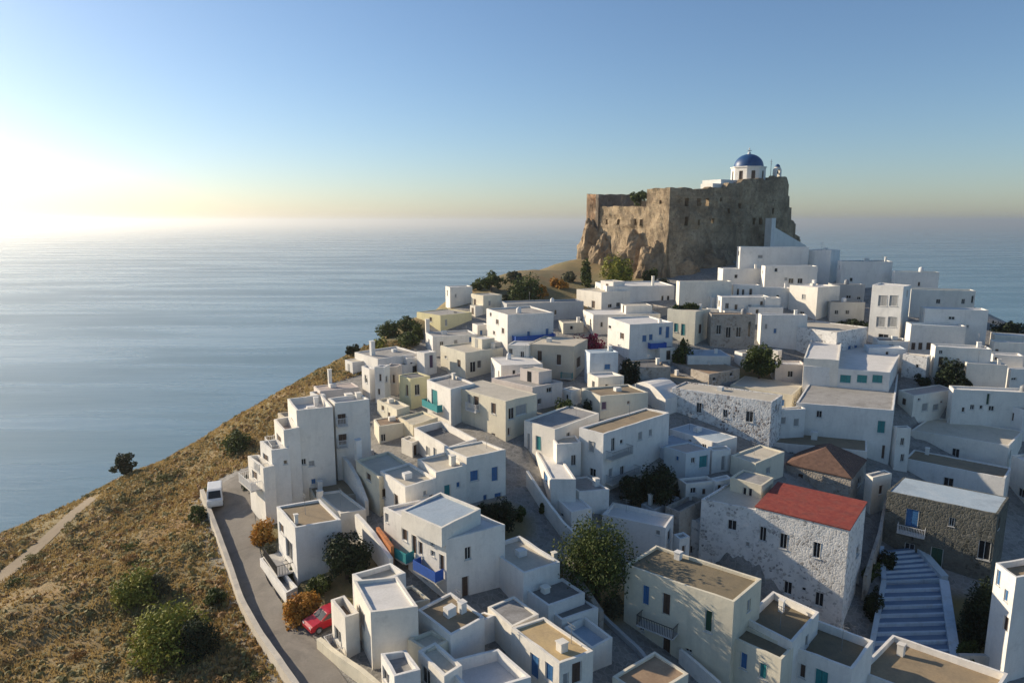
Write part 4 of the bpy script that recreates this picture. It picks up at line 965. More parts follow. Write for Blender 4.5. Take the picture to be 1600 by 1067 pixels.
# rock apron under the sunlit side, with a hollow
def rock(name, c, rx, ry, rz, seed, m, parent, nu=28, nv=14):
    mb = MB()
    for j in range(nv+1):
        for i in range(nu):
            t = 2*math.pi*i/nu; f = math.pi/2*j/nv
            p = Vector((math.cos(t)*math.cos(f), math.sin(t)*math.cos(f), math.sin(f)))
            r_ = 1 + 0.35*noise.noise(p*1.7+Vector((seed,0,0))) + 0.16*noise.noise(p*4.5+Vector((seed,3,0)))
            mb.v.append((c.x+p.x*rx*r_, c.y+p.y*ry*r_, c.z+p.z*rz*r_ - (1.0 if j == 0 else 0)))
    for j in range(nv):
        for i in range(nu):
            mb.f.append((j*nu+i, j*nu+(i+1)%nu, (j+1)*nu+(i+1)%nu, (j+1)*nu+i)); mb.m.append(0)
    return mb.build(name, m, parent)
for px, rx, rz, sd_, off in ((1030, 4.5, 9, 1, 1.0), (1000, 5.0, 11, 2, 0.2), (930, 4.2, 11, 4, 0.5), (948, 3.2, 7, 5, 1.2)):
    s = sL(px); p = cC + cL*s + cnL*off; p.z = terr(p.x, p.y) - 1
    rock('rock_outcrop', p, rx, 3.2, rz, sd_*5.3, M['rock'], castle)
for px, rx, rz, sd_ in ((1075, 5, 4.5, 7), (1115, 6, 5.5, 8)):
    p = cC + cR*sR(px) + cnR*0.2; p.z = terr(p.x, p.y) - 1
    rock('rock_outcrop', p, rx, 2.6, rz, sd_*5.3, M['rock'], castle)

# church inside the walls
chp = at_y(1168, 290, cC.y + cR.y*sR(1160) + 11)
zdr0 = z_at(chp, 292); zdr1 = z_at(chp, 263); zdm = z_at(chp, 241)
church = empty('church', (chp.x, chp.y, zdr0-6), 'white church with deep blue dome and cross rising above the castle wall', 'church')
rdr = 25.0/FPX*chp.y*1.01; rdm = 21.5/FPX*chp.y*1.01
M['dome'] = paint('dome_blue', (0.012,0.065,0.19), 0.45)
mb = MB()
nb = 8
def oct_(r, z): return [Vector((chp.x+r*math.cos(math.pi/8+2*math.pi*k/8), chp.y+r*math.sin(math.pi/8+2*math.pi*k/8), z)) for k in range(8)]
lo, hi = oct_(rdr, zdr0-3), oct_(rdr, zdr1)
dwin = MB()
for k in range(8):
    a, b, c, d = lo[k], lo[(k+1)%8], hi[(k+1)%8], hi[k]
    ux = (b-a).normalized(); nn = Vector((ux.y, -ux.x, 0)); Wd = (b-a).length
    mid = Wd/2; hw = 0.55
    facade(mb, a, ux, nn, Wd, a.z, d.z, c.z, [(mid-hw, mid+hw, zdr0+1.0, zdr1-0.9)], 0.35, 0.0)
    w_ = MB(); w_.box(a, ux, nn*-1, mid-hw, mid+hw, 0.2, 0.3, zdr0+1.0, zdr1-0.9); w_.build('window', PN['n'], church)
mb.poly(hi)
lip0, lip1 = oct_(rdr+0.25, zdr1), oct_(rdr+0.25, zdr1+0.28)
mb.hexa  # cornice below
for k in range(8):
    j = (k+1)%8
    mb.quad(lip0[k], lip0[j], lip1[j], lip1[k]); mb.tri(lip1[k], lip1[j], Vector((chp.x,chp.y,zdr1+0.28))); mb.tri(lip0[j], lip0[k], Vector((chp.x,chp.y,zdr1-0.001)))
mb.build('drum', M['w'], church)
mb = MB(); mb.lathe((chp.x, chp.y, 0), [(rdm*math.cos(t), zdr1+0.28+(zdm-zdr1-0.28)*math.sin(t)) for t in [math.pi/2*i/12 for i in range(12)]] + [(0.05, zdm)], 32)
mb.build('dome', M['dome'], church, smooth=True)
mb = MB(); c0 = Vector((chp.x, chp.y, zdm-0.1)); ztc = z_at(chp, 231)
mb.lathe((chp.x,chp.y,zdm-0.15), [(0.5,0),(0.42,0.5),(0.25,0.7),(0.1,0.8)], 12)
mb.box(c0, Vector((1,0,0)), Vector((0,1,0)), -0.1, 0.1, -0.1, 0.1, zdm+0.5, ztc)
mb.box(c0, Vector((1,0,0)), Vector((0,1,0)), -0.6, 0.6, -0.09, 0.09, ztc-0.9, ztc-0.68)
mb.build('cross', M['frame'], church)
mb = MB(); mb.box(chp, cR, cL, -8, 5.5, -5.5, 5.5, zdr0-10, zdr0-0.2); mb.build('nave', M['w'], church)
# whitewashed parapet blocks on the castle top
wo = cC + cR*sR(1121)
pb = empty('parapet_building', (wo.x, wo.y, CTOP-4), 'small whitewashed chapel block stepping along the castle wall top left of the dome', 'chapel')
mb = MB(); mb.box(wo, cR, cL, 0.3, sR(1146)-sR(1121), 1.9, 6, CTOP-4, z_at(wo, 286)); mb.build('wall', M['w'], pb)
mb = MB(); mb.box(wo, cR, cL, sR(1138)-sR(1121), sR(1164)-sR(1121), 2.6, 9, CTOP-4, z_at(wo+cR*6, 280)); mb.build('vestry', M['w'], pb)
# belfry
bp = at_y(1213, 290, cC.y + cR.y*sR(1213) + 4)
bz0 = z_at(bp, 284); bz1 = z_at(bp, 268); bzt = z_at(bp, 257)
bel = empty('bell_tower', (bp.x, bp.y, bz0-4), 'little white arched bell tower right of the blue dome', 'bell tower')
M['bell'] = paint('bronze', (0.05,0.045,0.04), 0.4, 0.3, 0.6)
mb = MB(); hw = 1.25
mb.box(bp, cR, cL, -hw, -hw+0.65, -0.5, 0.5, bz0-4, bz1); mb.box(bp, cR, cL, hw-0.65, hw, -0.5, 0.5, bz0-4, bz1)
mb.box(bp, cR, cL, -hw, hw, -0.52, 0.52, bz0-4, bz0-1.2)
na = 8
for i in range(na):
    t0, t1 = math.pi*i/na, math.pi*(i+1)/na
    ri, ro = hw-0.65, hw
    for s_ in (1,):
        q = []
        for yy in (-0.5, 0.5):
            for (rr, tt) in ((ri,t0),(ro,t0),(ro,t1),(ri,t1)):
                q.append(Vector((bp.x,bp.y,bz1)) + cR*(rr*math.cos(tt)) + Vector((0,0,rr*math.sin(tt))) + cL*yy)
        mb.hexa(q[:4], q[4:])
mb.build('arch', M['w'], bel)
mb = MB(); mb.lathe((bp.x,bp.y,bz1-0.7), [(0.5,0),(0.42,0.25),(0.3,0.6),(0.24,0.85),(0.06,0.95)], 14); mb.tube((bp.x,bp.y,bz1+0.2),(bp.x,bp.y,bz1+0.62),0.05,0.05); mb.build('bell', M['bell'], bel, True)
mb = MB(); mb.lathe((bp.x,bp.y,bz1+hw-0.05), [(0.75,0),(0.65,0.35),(0.35,0.65),(0.05,0.8)], 14); mb.build('cupola', M['dome'], bel, True)
ap = at_y(1203, 290, bp.y-0.5)
mb = MB(); mb.tube((ap.x,ap.y,z_at(ap,284)-2),(ap.x,ap.y,z_at(ap,249)),0.09,0.06,6); mb.box(ap, cR, cL, -0.5, 0.5, -0.04, 0.04, z_at(ap,253), z_at(ap,253)+0.08); mb.box(ap, cR, cL, -0.35, 0.35, -0.04, 0.04, z_at(ap,257), z_at(ap,257)+0.08)
tag(mb.build('flagpole', RL['g']), 'thin mast between the blue dome and the bell tower', 'mast')
# white gate tower and descending ramp wall on the right flank
gy = rE.y - 9
gp = at_y(1206, 345, gy); ge = at_y(1250, 388, gy+5); gz = terr(gp.x, gp.y)-2
gt = empty('gate_tower', (gp.x, gp.y, gz), 'slim white gate wall with ramp parapet falling away right of the castle', 'gate')
ux = Vector((ge.x-gp.x, ge.y-gp.y, 0)).normalized(); uy = Vector((-ux.y, ux.x, 0))
mb = MB(); mb.box(gp, ux, uy, 0, 1.5, 0, 2.2, gz, z_at(gp, 341)); mb.build('tower', M['w'], gt)
mb = MB(); Lr = (ge-gp).length; za, zb2 = z_at(gp, 356), z_at(ge, 384)
a0 = gp+ux*1.5; b0 = gp+ux*Lr
mb.hexa([Vector((p.x,p.y,gz)) for p in (a0, b0, b0+uy*1.6, a0+uy*1.6)], [Vector((a0.x,a0.y,za)), Vector((b0.x,b0.y,zb2)), Vector((b0.x,b0.y,zb2))+uy*1.6, Vector((a0.x,a0.y,za))+uy*1.6]); mb.build('ramp_wall', M['w'], gt)
# ------------------------------------------------------------------ roads, walls, stairs, cars
def px_line(l): return [ground(*p) for p in l]
def resample(ps, n):
    d = [0]
    for a, b in zip(ps, ps[1:]): d.append(d[-1] + (b-a).length)
    out = []
    for i in range(n):
        t = d[-1]*i/(n-1); k = max(j for j in range(len(d)) if d[j] <= t+1e-9); k = min(k, len(ps)-2)
        f = (t-d[k])/(d[k+1]-d[k]); out.append(ps[k].lerp(ps[k+1], f))
    return out
def smooth_line(ps, it=3):
    for _ in range(it):
        ps = [ps[0]] + [(ps[i-1]+ps[i]*2+ps[i+1])/4 for i in range(1, len(ps)-1)] + [ps[-1]]
    return ps
def strip(name, left, right, m, lift=0.06, n=90, k=8, kind='structure'):
    A = smooth_line(resample(px_line(left), n)); B = smooth_line(resample(px_line(right), n))
    mb = MB(); nn = 0
    for a, b in zip(A, B):
        for j in range(k+1):
            p = a.lerp(b, j/k); mb.v.append((p.x, p.y, terr(p.x, p.y)+lift))
    for i in range(n-1):
        for j in range(k):
            q = i*(k+1)+j; mb.f.append((q, q+1, q+k+2, q+k+1)); mb.m.append(0)
    o = mb.build(name, m, None, True); o['kind'] = kind; return A, B
M['asphalt'] = deck('worn_concrete_road', (0.24,0.215,0.18), (0.31,0.28,0.235), (0.12,0.11,0.095), 0.8)
M['track'] = deck('dirt_track', (0.30,0.235,0.155), (0.25,0.195,0.13), (0.2,0.15,0.09), 0.5)
ROAD_L = [(318,774),(328,800),(345,842),(365,895),(382,945),(410,995),(448,1050),(490,1110)]
ROAD_R = [(388,732),(396,790),(404,850),(416,905),(446,950),(480,985),(520,1035),(560,1090)]
rA, rB = strip('road', ROAD_L, ROAD_R, M['asphalt'])
strip('path', [(-60,925),(0,893),(60,845),(112,797),(140,776)], [(-60,945),(0,913),(68,855),(122,803),(150,780)], M['track'], 0.05, 60, 4)
M['parapet'] = plaster('pale_road_parapet', (0.60,0.54,0.45), amt=0.7)
def wall_line(name, ps, h, thick, m, label, cat='wall', n=50, down=0.8, tops=None):
    A = smooth_line(resample(ps, n), 2); mb = MB(); prev = None
    for i, p in enumerate(A):
        q = A[min(i+1, n-1)] - A[max(i-1, 0)]; q.z = 0; q.normalize(); s = Vector((q.y, -q.x, 0))*thick/2
        zg = terr(p.x, p.y); zt = zg + h if tops is None else p.z
        zt += 0.05*noise.noise(p*0.8)
        cur = [Vector((p.x-s.x, p.y-s.y, zg-down)), Vector((p.x+s.x, p.y+s.y, zg-down)), Vector((p.x+s.x, p.y+s.y, zt)), Vector((p.x-s.x, p.y-s.y, zt))]
        if prev:
            for a in range(4):
                b = (a+1)%4; mb.quad(prev[a], prev[b], cur[b], cur[a])
        else: mb.quad(*cur[::-1])
        prev = cur
    mb.quad(*prev)
    return tag(mb.build(name, m), label, cat)
wall_line('roadside_wall', [p for p in px_line([(316,776),(326,802),(342,845),(361,898),(378,950),(405,1000),(443,1056),(484,1116)])], 1.0, 0.45, M['parapet'], 'long pale parapet wall curving along the seaward edge of the road', n=90)
def top_line(l, yoff=0):
    """l: (px, py_top, py_base)"""
    out = []
    for px, pt_, pb_ in l:
        g = ground(px, pb_); q = at_y(px, pt_, g.y); out.append(q)
    return out
wall_line('garden_wall', top_line([(521,697,735),(545,722,765),(560,748,790),(573,782,806)]), 2, 0.4, M['w'], 'bright curved white wall dropping from the guesthouse court', tops=1)
wall_line('garden_wall', top_line([(557,802,838),(583,831,870),(611,872,905)]), 2, 0.4, M['w'], 'tall white wall slanting down beside the dark green yard tree', tops=1)
wall_line('garden_wall', top_line([(498,996,1012),(530,1022,1040),(566,1046,1068),(600,1075,1100)]), 2, 0.4, M['c'], 'low cream front wall along the road below the red car', tops=1)
wall_line('garden_wall', px_line([(905,925),(936,962),(1000,1022),(1040,1075)]), 0.5, 0.35, M['gr'], 'low grey kerb wall along the shaded street left of the long cream house')
wall_line('garden_wall', top_line([(884,862,900),(905,905,945),(940,955,985)]), 1.5, 0.5, M['r'], 'broken rubble retaining wall under the big green tree', tops=1)
wall_line('garden_wall', top_line([(1063,1013,1035),(1090,1035,1062),(1125,1066,1092)]), 2, 0.3, M['w'], 'white sloping parapet of the outside steps on the long cream house', tops=1)
wall_line('garden_wall', top_line([(1498,1022,1040),(1540,1022,1040),(1568,1034,1052)]), 1, 0.4, M['gr'], 'grey low wall right of the foot of the wide stairway', tops=1)
wall_line('garden_wall', top_line([(590,823,860),(602,838,880),(613,853,895)]), 1, 0.3, paint('terracotta_paint', (0.50,0.19,0.07)), 'orange painted ramp wall beside the teal balcony', tops=1)
wall_line('garden_wall', top_line([(824,735,760),(850,775,800),(880,815,840),(905,838,862)]), 1, 0.3, M['w'], 'bluish shaded wall edging the right side of the paved lane', tops=1)
wall_line('garden_wall', top_line([(1385,775,800),(1375,830,870),(1352,900,940)]), 1, 0.35, M['r'], 'dark stone wall between red roofed house and mossy stone house', tops=1)
# wide whitewashed stairway
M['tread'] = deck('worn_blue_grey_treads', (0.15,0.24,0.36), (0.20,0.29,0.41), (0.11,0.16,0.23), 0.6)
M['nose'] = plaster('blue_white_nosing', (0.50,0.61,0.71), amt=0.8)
def stairs(root, BL, BR, TL, TR, n, zlift=0.25):
    bl, br, tl, tr = [ground(*p) for p in (BL, BR, TL, TR)]
    z0 = min(terr(bl.x, bl.y), terr(br.x, br.y))+zlift; z1 = max(terr(tl.x,tl.y), terr(tr.x,tr.y))+zlift+0.4
    for p in (bl, br): p.z = z0
    for p in (tl, tr): p.z = z1
    tm, nm = MB(), MB()
    for i in range(n):
        f0, f1 = i/n, (i+1)/n
        a, b, c, d = bl.lerp(tl, f0), br.lerp(tr, f0), br.lerp(tr, f1), bl.lerp(tl, f1)
        z = z0 + (z1-z0)*(i+1)/n
        def S(p, zz): return Vector((p.x, p.y, zz))
        g = 0.27
        e, f = a.lerp(d, g), b.lerp(c, g)
        nm.hexa([S(a,z0-2),S(b,z0-2),S(f,z0-2),S(e,z0-2)], [S(a,z),S(b,z),S(f,z),S(e,z)])
        tm.hexa([S(e,z0-2),S(f,z0-2),S(c,z0-2),S(d,z0-2)], [S(e,z-0.004),S(f,z-0.004),S(c,z-0.004),S(d,z-0.004)])
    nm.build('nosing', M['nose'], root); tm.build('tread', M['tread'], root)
    def side(p, q, sgn, extra):
        u = (q-p); u.z = 0; u.normalize(); s = Vector((u.y,-u.x,0))*sgn
        w_ = MB()
        A = [p, q, q+s*extra, p+s*extra]
        lo = [Vector((k.x,k.y,z0-2)) for k in A]; hi = [Vector((k.x,k.y,(z0 if j in (0,3) else z1)+0.55)) for j, k in enumerate(A)]
        if sgn > 0: w_.hexa(lo[::-1], hi[::-1])
        else: w_.hexa(lo, hi)
        w_.build('side_wall', M['nose'], root)
    side(br, tr, 1, 0.9); side(bl, tl, -1, 0.5)
sp = ground(1430, 1025)
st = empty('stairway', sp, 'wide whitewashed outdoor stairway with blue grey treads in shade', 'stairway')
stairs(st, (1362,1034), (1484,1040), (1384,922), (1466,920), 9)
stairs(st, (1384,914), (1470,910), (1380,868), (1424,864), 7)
# cars
GL = PN['k']
def car(name, p, yaw, paintm, label, cat, van=False):
    root = bpy.data.objects.new(name, None); COL.objects.link(root); root.location = p; root.rotation_euler = (0,0,yaw); tag(root, label, cat)
    def part(nm, verts, faces, m, par=root, smooth=False):
        me = bpy.data.meshes.new(nm); me.from_pydata(verts, [], faces); me.materials.append(m); me.update()
        if smooth: me.polygons.foreach_set('use_smooth', [True]*len(faces))
        o = bpy.data.objects.new(nm, me); COL.objects.link(o); o.parent = par; return o
    if van: side = [(-2.1,.35),(-2.15,.9),(-2.1,1.85),(-1.9,2.0),(0.7,2.0),(1.05,1.9),(1.6,1.15),(2.1,1.0),(2.2,.6),(2.15,.35)]; hw = .88
    else: side = [(-1.95,.32),(-2.0,.75),(-1.9,.98),(-1.45,1.36),(-1.1,1.46),(0.1,1.46),(0.35,1.4),(1.0,.98),(1.8,.84),(1.98,.65),(1.95,.32)]; hw = .84
    n = len(side)
    def wfac(z): return 1.0 if z < 0.95 else 1.0 - 0.18*(z-0.95)/(0.55 if not van else 2.2)
    V = []
    for s in (-1, 1):
        for x, z in side: V.append((x, s*hw*wfac(z)*0.97, z))
        for x, z in side: V.append((x*0.985, s*hw*wfac(z)*0.86, z*1.0 + (0.03 if z > 0.9 else 0)))
    F = []
    for k in range(n):
        j = (k+1)%n
        F.append((n+k, n+j, 3*n+j, 3*n+k))
        F.append((k, j, n+j, n+k)); F.append((2*n+j, 2*n+k, 3*n+k, 3*n+j))
    F.append(tuple(range(n))[::-1]); F.append(tuple(range(2*n, 3*n)))
    body = part('body', V, F, paintm)
    def pane(nm, pts4, m=GL): part(nm, pts4, [tuple(range(len(pts4)))], m)
    if van:
        for s in (-1, 1): pane('side_window', [(1.35,s*.872,1.2),(0.2,s*.872,1.2),(0.2,s*.83,1.75),(0.95,s*.83,1.75)])
        pane('windscreen', [(1.63,-.7,1.17),(1.63,.7,1.17),(1.1,.62,1.88),(1.1,-.62,1.88)]); pane('rear_window', [(-2.17,-.65,1.25),(-2.17,.65,1.25),(-2.15,.6,1.75),(-2.15,-.6,1.75)])
    else:
        for s in (-1, 1): pane('side_window', [(0.85,s*.82,1.0),(-1.55,s*.82,1.02),(-1.3,s*.735,1.34),(0.1,s*.735,1.38),(0.3,s*.74,1.34)])
        pane('windscreen', [(1.0,-.66,1.02),(1.0,.66,1.02),(.40,.58,1.415),(.40,-.58,1.415)]); pane('rear_window', [(-1.91,-.6,1.02),(-1.91,.6,1.02),(-1.49,.54,1.38),(-1.49,-.54,1.38)])
    xf = 2.16 if van else 1.95
    for s in (-1, 1):
        part('headlight', [(xf,s*.45,.62),(xf,s*.75,.62),(xf-0.02,s*.75,.8),(xf-0.02,s*.45,.8)], [(0,1,2,3)], M['frame'])
    for x in (-1.25, 1.25):
        for s in (-1, 1):
            mb = []; fc = []; k = 16
            for yy in (s*(hw-0.18), s*(hw+0.02)):
                for i in range(k): mb.append((x+.31*math.cos(2*math.pi*i/k), yy, .31+.31*math.sin(2*math.pi*i/k)))
            for i in range(k): fc.append((i, (i+1)%k, k+(i+1)%k, k+i))
            fc += [tuple(range(k)), tuple(range(k, 2*k))]
            wh = part('wheel', mb, fc, RL['k'])
            rr = [(x+.19*math.cos(2*math.pi*i/k), s*(hw+0.028), .31+.19*math.sin(2*math.pi*i/k)) for i in range(k)]
            part('rim', rr, [tuple(range(k))], RL['g'], wh)
    return root
rp = ground(513, 976); rp.z = terr(rp.x, rp.y)+0.08
car('parked_car', rp, R(222), paint('red_car_paint', (0.45,0.02,0.03), 0.25, 0.1), 'red hatchback half hidden behind the walled corner house', 'car')
vp = ground(337, 786); vp.z = terr(vp.x, vp.y)+0.08
car('parked_van', vp, R(-68), paint('white_van_paint', (0.7,0.7,0.68), 0.3, 0.1), 'white van parked at the upper end of the road by the parapet', 'van', True)
# ------------------------------------------------------------------ vegetation
LF = {}
LF['green'] = leafmat('olive_green_leaves', [(0.025,0.042,0.012),(0.06,0.085,0.02),(0.115,0.135,0.035)])
LF['dark'] = leafmat('dark_green_leaves', [(0.010,0.018,0.010),(0.022,0.036,0.016),(0.04,0.06,0.022)])
LF['bright'] = leafmat('yellow_green_leaves', [(0.08,0.10,0.016),(0.21,0.22,0.032),(0.36,0.32,0.055)], 0.8, 0.12)
LF['rust'] = leafmat('rusty_dry_leaves', [(0.22,0.10,0.02),(0.42,0.20,0.035),(0.50,0.29,0.06)])
LF['magenta'] = leafmat('magenta_bracts', [(0.10,0.008,0.03),(0.22,0.015,0.06),(0.30,0.04,0.10)])
LF['grey'] = leafmat('grey_green_leaves', [(0.06,0.065,0.04),(0.10,0.105,0.06),(0.15,0.14,0.08)])
M['bark'] = paint('bark', (0.10,0.075,0.055), 0.9)
def leafcloud(rng, mb, c, rx, ry, rz, nleaf, ls, clumps=None, bush=False):
    """leaf-sized quads gathered in clumps through the crown"""
    k = clumps or max(7, int(nleaf/70))
    cs = []
    while len(cs) < k:
        v = Vector((rng.uniform(-1,1), rng.uniform(-1,1), rng.uniform(-0.05 if bush else -0.75,1)))
        if 0.2 < v.length < 1: cs.append((v*rng.uniform(0.6, 1.0), rng.uniform(0.24, 0.46)))
    for i in range(nleaf):
        v, s = cs[rng.randrange(k)]
        d = Vector((rng.gauss(0,1), rng.gauss(0,1), rng.gauss(0,1))); d.normalize(); d *= s*rng.uniform(0.35, 1.0)**0.5
        q = v + d
        p = Vector((c.x+q.x*rx, c.y+q.y*ry, c.z+q.z*rz))
        nrm = (d.normalized()*0.7 + Vector((rng.uniform(-1,1), rng.uniform(-1,1), rng.uniform(-0.3,1)))).normalized()
        a = nrm.orthogonal().normalized(); a.rotate(Matrix.Rotation(rng.uniform(0, 6.28), 3, nrm)); b = nrm.cross(a)
        l = ls*rng.uniform(0.6, 1.4)
        mb.quad(p-a*l-b*l*0.1, p-b*l*0.5, p+a*l+b*l*0.1, p+b*l*0.5)
    return cs
def tree(name, label, cat, base, w_, h, leaf='green', seed=0, n=1500, ls=0.16, trunk=0.35, group=None, depth=None, low=0.15):
    """w_ width and h height in metres"""
    rng = random.Random(seed*31+5)
    root = empty(name, base, label, cat, group)
    mb = MB(); bush = low < 0
    if bush: rz = h*0.80; c = Vector((base.x, base.y, base.z + 0.08*h))
    else: rz = h*(0.5-low/2); c = Vector((base.x, base.y, base.z + h*(0.5+low/2)))
    cs = leafcloud(rng, mb, c, w_/2*0.9, (depth or w_)/2*0.9, rz*0.95, n, ls, None, bush)
    mb.build('crown', LF[leaf], root)
    tb = MB(); r0 = max(0.06, 0.035*h)
    b0 = Vector((base.x, base.y, base.z-0.4)); f = b0 + Vector((rng.uniform(-.2,.2), rng.uniform(-.2,.2), h*(trunk)+0.4))
    tb.tube(b0, f, r0*1.3, r0*0.85, 8)
    for v, s in cs[:7]:
        e = c + Vector((v.x*w_/2*0.8, v.y*w_/2*0.8, v.z*rz*0.8)); m_ = f.lerp(e, 0.5) + Vector((0,0,0.15*h*rng.random()))
        tb.tube(f, m_, r0*0.55, r0*0.35, 6); tb.tube(m_, e, r0*0.35, r0*0.12, 6)
    tb.build('trunk', M['bark'], root)
    return root
def T(label, px, pb, wpx, hpx, leaf='green', cat='tree', name='tree', seed=None, n=None, D=None, ls=None, **kw):
    p = ground(px, pb) if D is None else at_y(px, pb, D)
    s = (p.y*CP - (p.z-CAMZ)*SP)/FPX
    if D is None: p.z = terr(p.x, p.y)
    w_, h = wpx*s, hpx*s
    if n is None: n = int(max(700, min(7000, wpx*hpx*1.0)))
    return tree(name, label, cat, p, w_, h, leaf, seed if seed is not None else int(px), n, ls or max(0.14, 2.3*s), **kw)
T('dark green tree in the yard right of the roadside house', 543,902,84,74,'dark',low=0.0)
T('big olive green tree above the rubble wall in the middle foreground', 932,938,142,132,'green',n=11000,low=0.05)
T('dark shaded tree below the stacked balconies', 1030,792,64,72,'dark',low=0.0)
T('tall dark shrub left of the shaded tree below the balconies', 985,790,44,52,'dark','shrub','shrub',low=0.0)
T('dense green tamarisk behind the derelict stone house', 1186,592,60,52,'green',low=0.0)
T('round yellow green bush against the castle foot', 963,443,54,52,'bright','bush','bush',low=-0.1)
T('narrow green shrub hugging the left corner of the castle', 914,448,24,50,'green','shrub','shrub',low=-0.1)
T('low green bush at the castle front corner', 1020,443,32,30,'green','bush','bush',low=-0.1)
T('green tree growing inside the castle ruin above the low wall', 1000,330,30,36,'green',D=cC.y+16)
T('broad dark green bush left of the castle slope', 820,471,62,44,'green','bush','bush',low=-0.1)
T('rounded green tree on the skyline left of the castle', 768,456,44,30,'green',low=0)
T('small green bush on the skyline between rounded tree and castle slope', 805,440,34,20,'grey','bush','bush',low=-0.1)
for k, (px, pb, wp, hp, lf, lb) in enumerate([(640,516,44,26,'green','topmost green shrub below the pale yellow house'),(606,528,46,30,'green','large green shrub on the seaward slope above the grey roof'),
    (578,540,40,24,'dark','darker shrub at the left of the seaward slope shrubs'),(632,540,54,26,'green','broad shrub right beside the grey roofed long house'),(652,530,30,26,'green','shrub touching the wide grey roofed house with chimney'),
    (552,553,30,18,'dark','lowest small shrub where the town slope meets the sea'),(593,545,36,20,'bright','yellowish shrub in front of the darker slope shrubs')]):
    T(lb, px, pb, wp, hp, lf, 'shrub', 'shrub', low=-0.15, group='shrubs on the seaward slope')
T('lone dark tree on the skyline of the grassy headland', 196,744,46,36,'dark',low=0.05)
T('largest yellow green bush on the grassy slope below the road', 268,1018,134,92,'bright','bush','bush',n=9000,low=-0.15,ls=0.15)
T('second yellow green bush higher on the grassy slope', 216,938,88,62,'bright','bush','bush',n=5000,low=-0.15,ls=0.15)
T('dark bush added as the shaded right flank of the largest slope bush', 310,1022,70,70,'dark','bush','bush',low=-0.1)  # added dark leaves stand for the big bush's shaded side
T('grey brown dead bush beside the second yellow green bush', 246,930,44,52,'grey','bush','bush',low=-0.1)
T('rust orange bush between the red car and roadside house', 472,966,72,54,'rust','bush','bush',low=-0.1)
T('rust orange bush at the upper road bend', 412,846,44,42,'rust','bush','bush',low=-0.1)
T('dark bush beside the road at the foot of the guesthouse', 388,764,28,28,'dark','bush','bush',low=-0.1)
T('magenta flowering bougainvillea over a house roof', 917,546,62,30,'magenta','bougainvillea','bougainvillea',low=-0.1)
T('green plant before the teal doors of the cream house', 1066,566,34,40,'green','shrub','shrub',low=-0.1)
T('clipped olive hedge on the roof above the teal doors', 1076,488,64,18,'green','hedge','hedge',D=HOUSES['C21']['base'].y+5,depth=2.0,low=-0.2)
T('dark shrub in front of the low sunlit wall at right', 1482,602,50,50,'dark','shrub','shrub',low=-0.1)
T('dark tree at the right edge against the sea', 1572,520,56,28,'dark',low=-0.1)
T('dark tree in the shaded lane behind the blue balcony house', 782,832,60,56,'dark',low=0.0)
T('brown green shrub in the gap right of the yellow cream house', 885,652,48,34,'green','shrub','shrub',low=-0.1)
T('dark shrub beside the pale blue house', 985,602,44,50,'dark','shrub','shrub',low=-0.1)
T('dark creeper right of the wide stairway', 1522,1000,52,110,'dark','shrub','shrub',low=-0.1)
T('dark shrub at the corner of the red roofed house', 1362,960,34,60,'dark','shrub','shrub',low=-0.1)
T('dark shrub at the foot of the mossy stone house', 1385,890,34,40,'dark','shrub','shrub',low=-0.1)
T('shrubby patch at the upper edge of the grassy slope by the guesthouse', 372,700,60,34,'green','shrub','shrub',low=-0.15)
T('small green bush at the start of the road parapet', 310,810,34,26,'green','bush','bush',low=-0.15)
T('green weed bush against the outer side of the parapet', 338,940,40,32,'green','bush','bush',low=-0.15)
for k, (px, pb, wp, hp, lf, lb) in enumerate([
    (500,925,46,34,'green','green shrub in the yard beside the dark green yard tree'),(560,905,34,30,'dark','dark shrub at the right end of the yard wall'),(424,870,30,26,'grey','grey shrub below the upper rusty bush'),
    (455,900,20,20,'green','small plant at the roadside balcony house corner'),(900,895,50,40,'green','green shrub spilling over the rubble wall'),(905,960,40,40,'dark','dark creeper at the foot of the rubble wall'),
    (960,960,40,44,'grey','grey green shrub between big tree and long cream house'),(760,815,40,36,'dark','dark shrub left of the lane tree'),(812,812,30,26,'green','green plant at the lane edge'),
    (848,800,16,24,'green','potted looking plant by the blue shaded lane house'),(1012,775,40,46,'green','green shrub between the two dark trees'),(1062,775,26,30,'dark','dark bush right of the shaded tree'),
    (960,600,30,30,'dark','dark creeper on the pale blue house'),(1015,492,40,16,'dark','dark hedge between castle houses and white parapets'),(1330,506,60,12,'dark','dark hedge in front of the two small window house'),
    (1310,580,40,16,'grey','grey green shrub behind the three teal windows'),(1440,600,30,22,'dark','dark shrub left of the stone cottage alley'),(1500,606,40,30,'dark','dark shrub right of the biggest shrub at right'),
    (1360,905,30,36,'green','green bush in the gap beside the red roofed house'),(1540,950,44,56,'dark','dark bush in the hollow right of the stairway'),(1510,1030,40,40,'green','green bush at the stairway foot'),
    (870,448,40,18,'rust','rusty scrub patch on the castle slope'),(845,462,36,18,'rust','rusty bush below the castle slope scrub'),(890,440,30,20,'grey','dry grey bush on the castle slope'),
    (940,455,24,18,'green','green bush left of the round castle bush'),(1040,452,36,18,'grey','dry bush at the right of the castle corner'),(745,452,24,16,'green','small bush beside the boxy house on the skyline'),
    (790,470,30,16,'dark','dark bush above the grey walled long house'),(705,500,24,16,'dark','dark bush right of the pale yellow house'),(930,640,40,24,'dark','dark bush behind the bright white lane house')]):
    T(lb, px, pb, wp, hp, lf, 'shrub', 'shrub', low=-0.1)
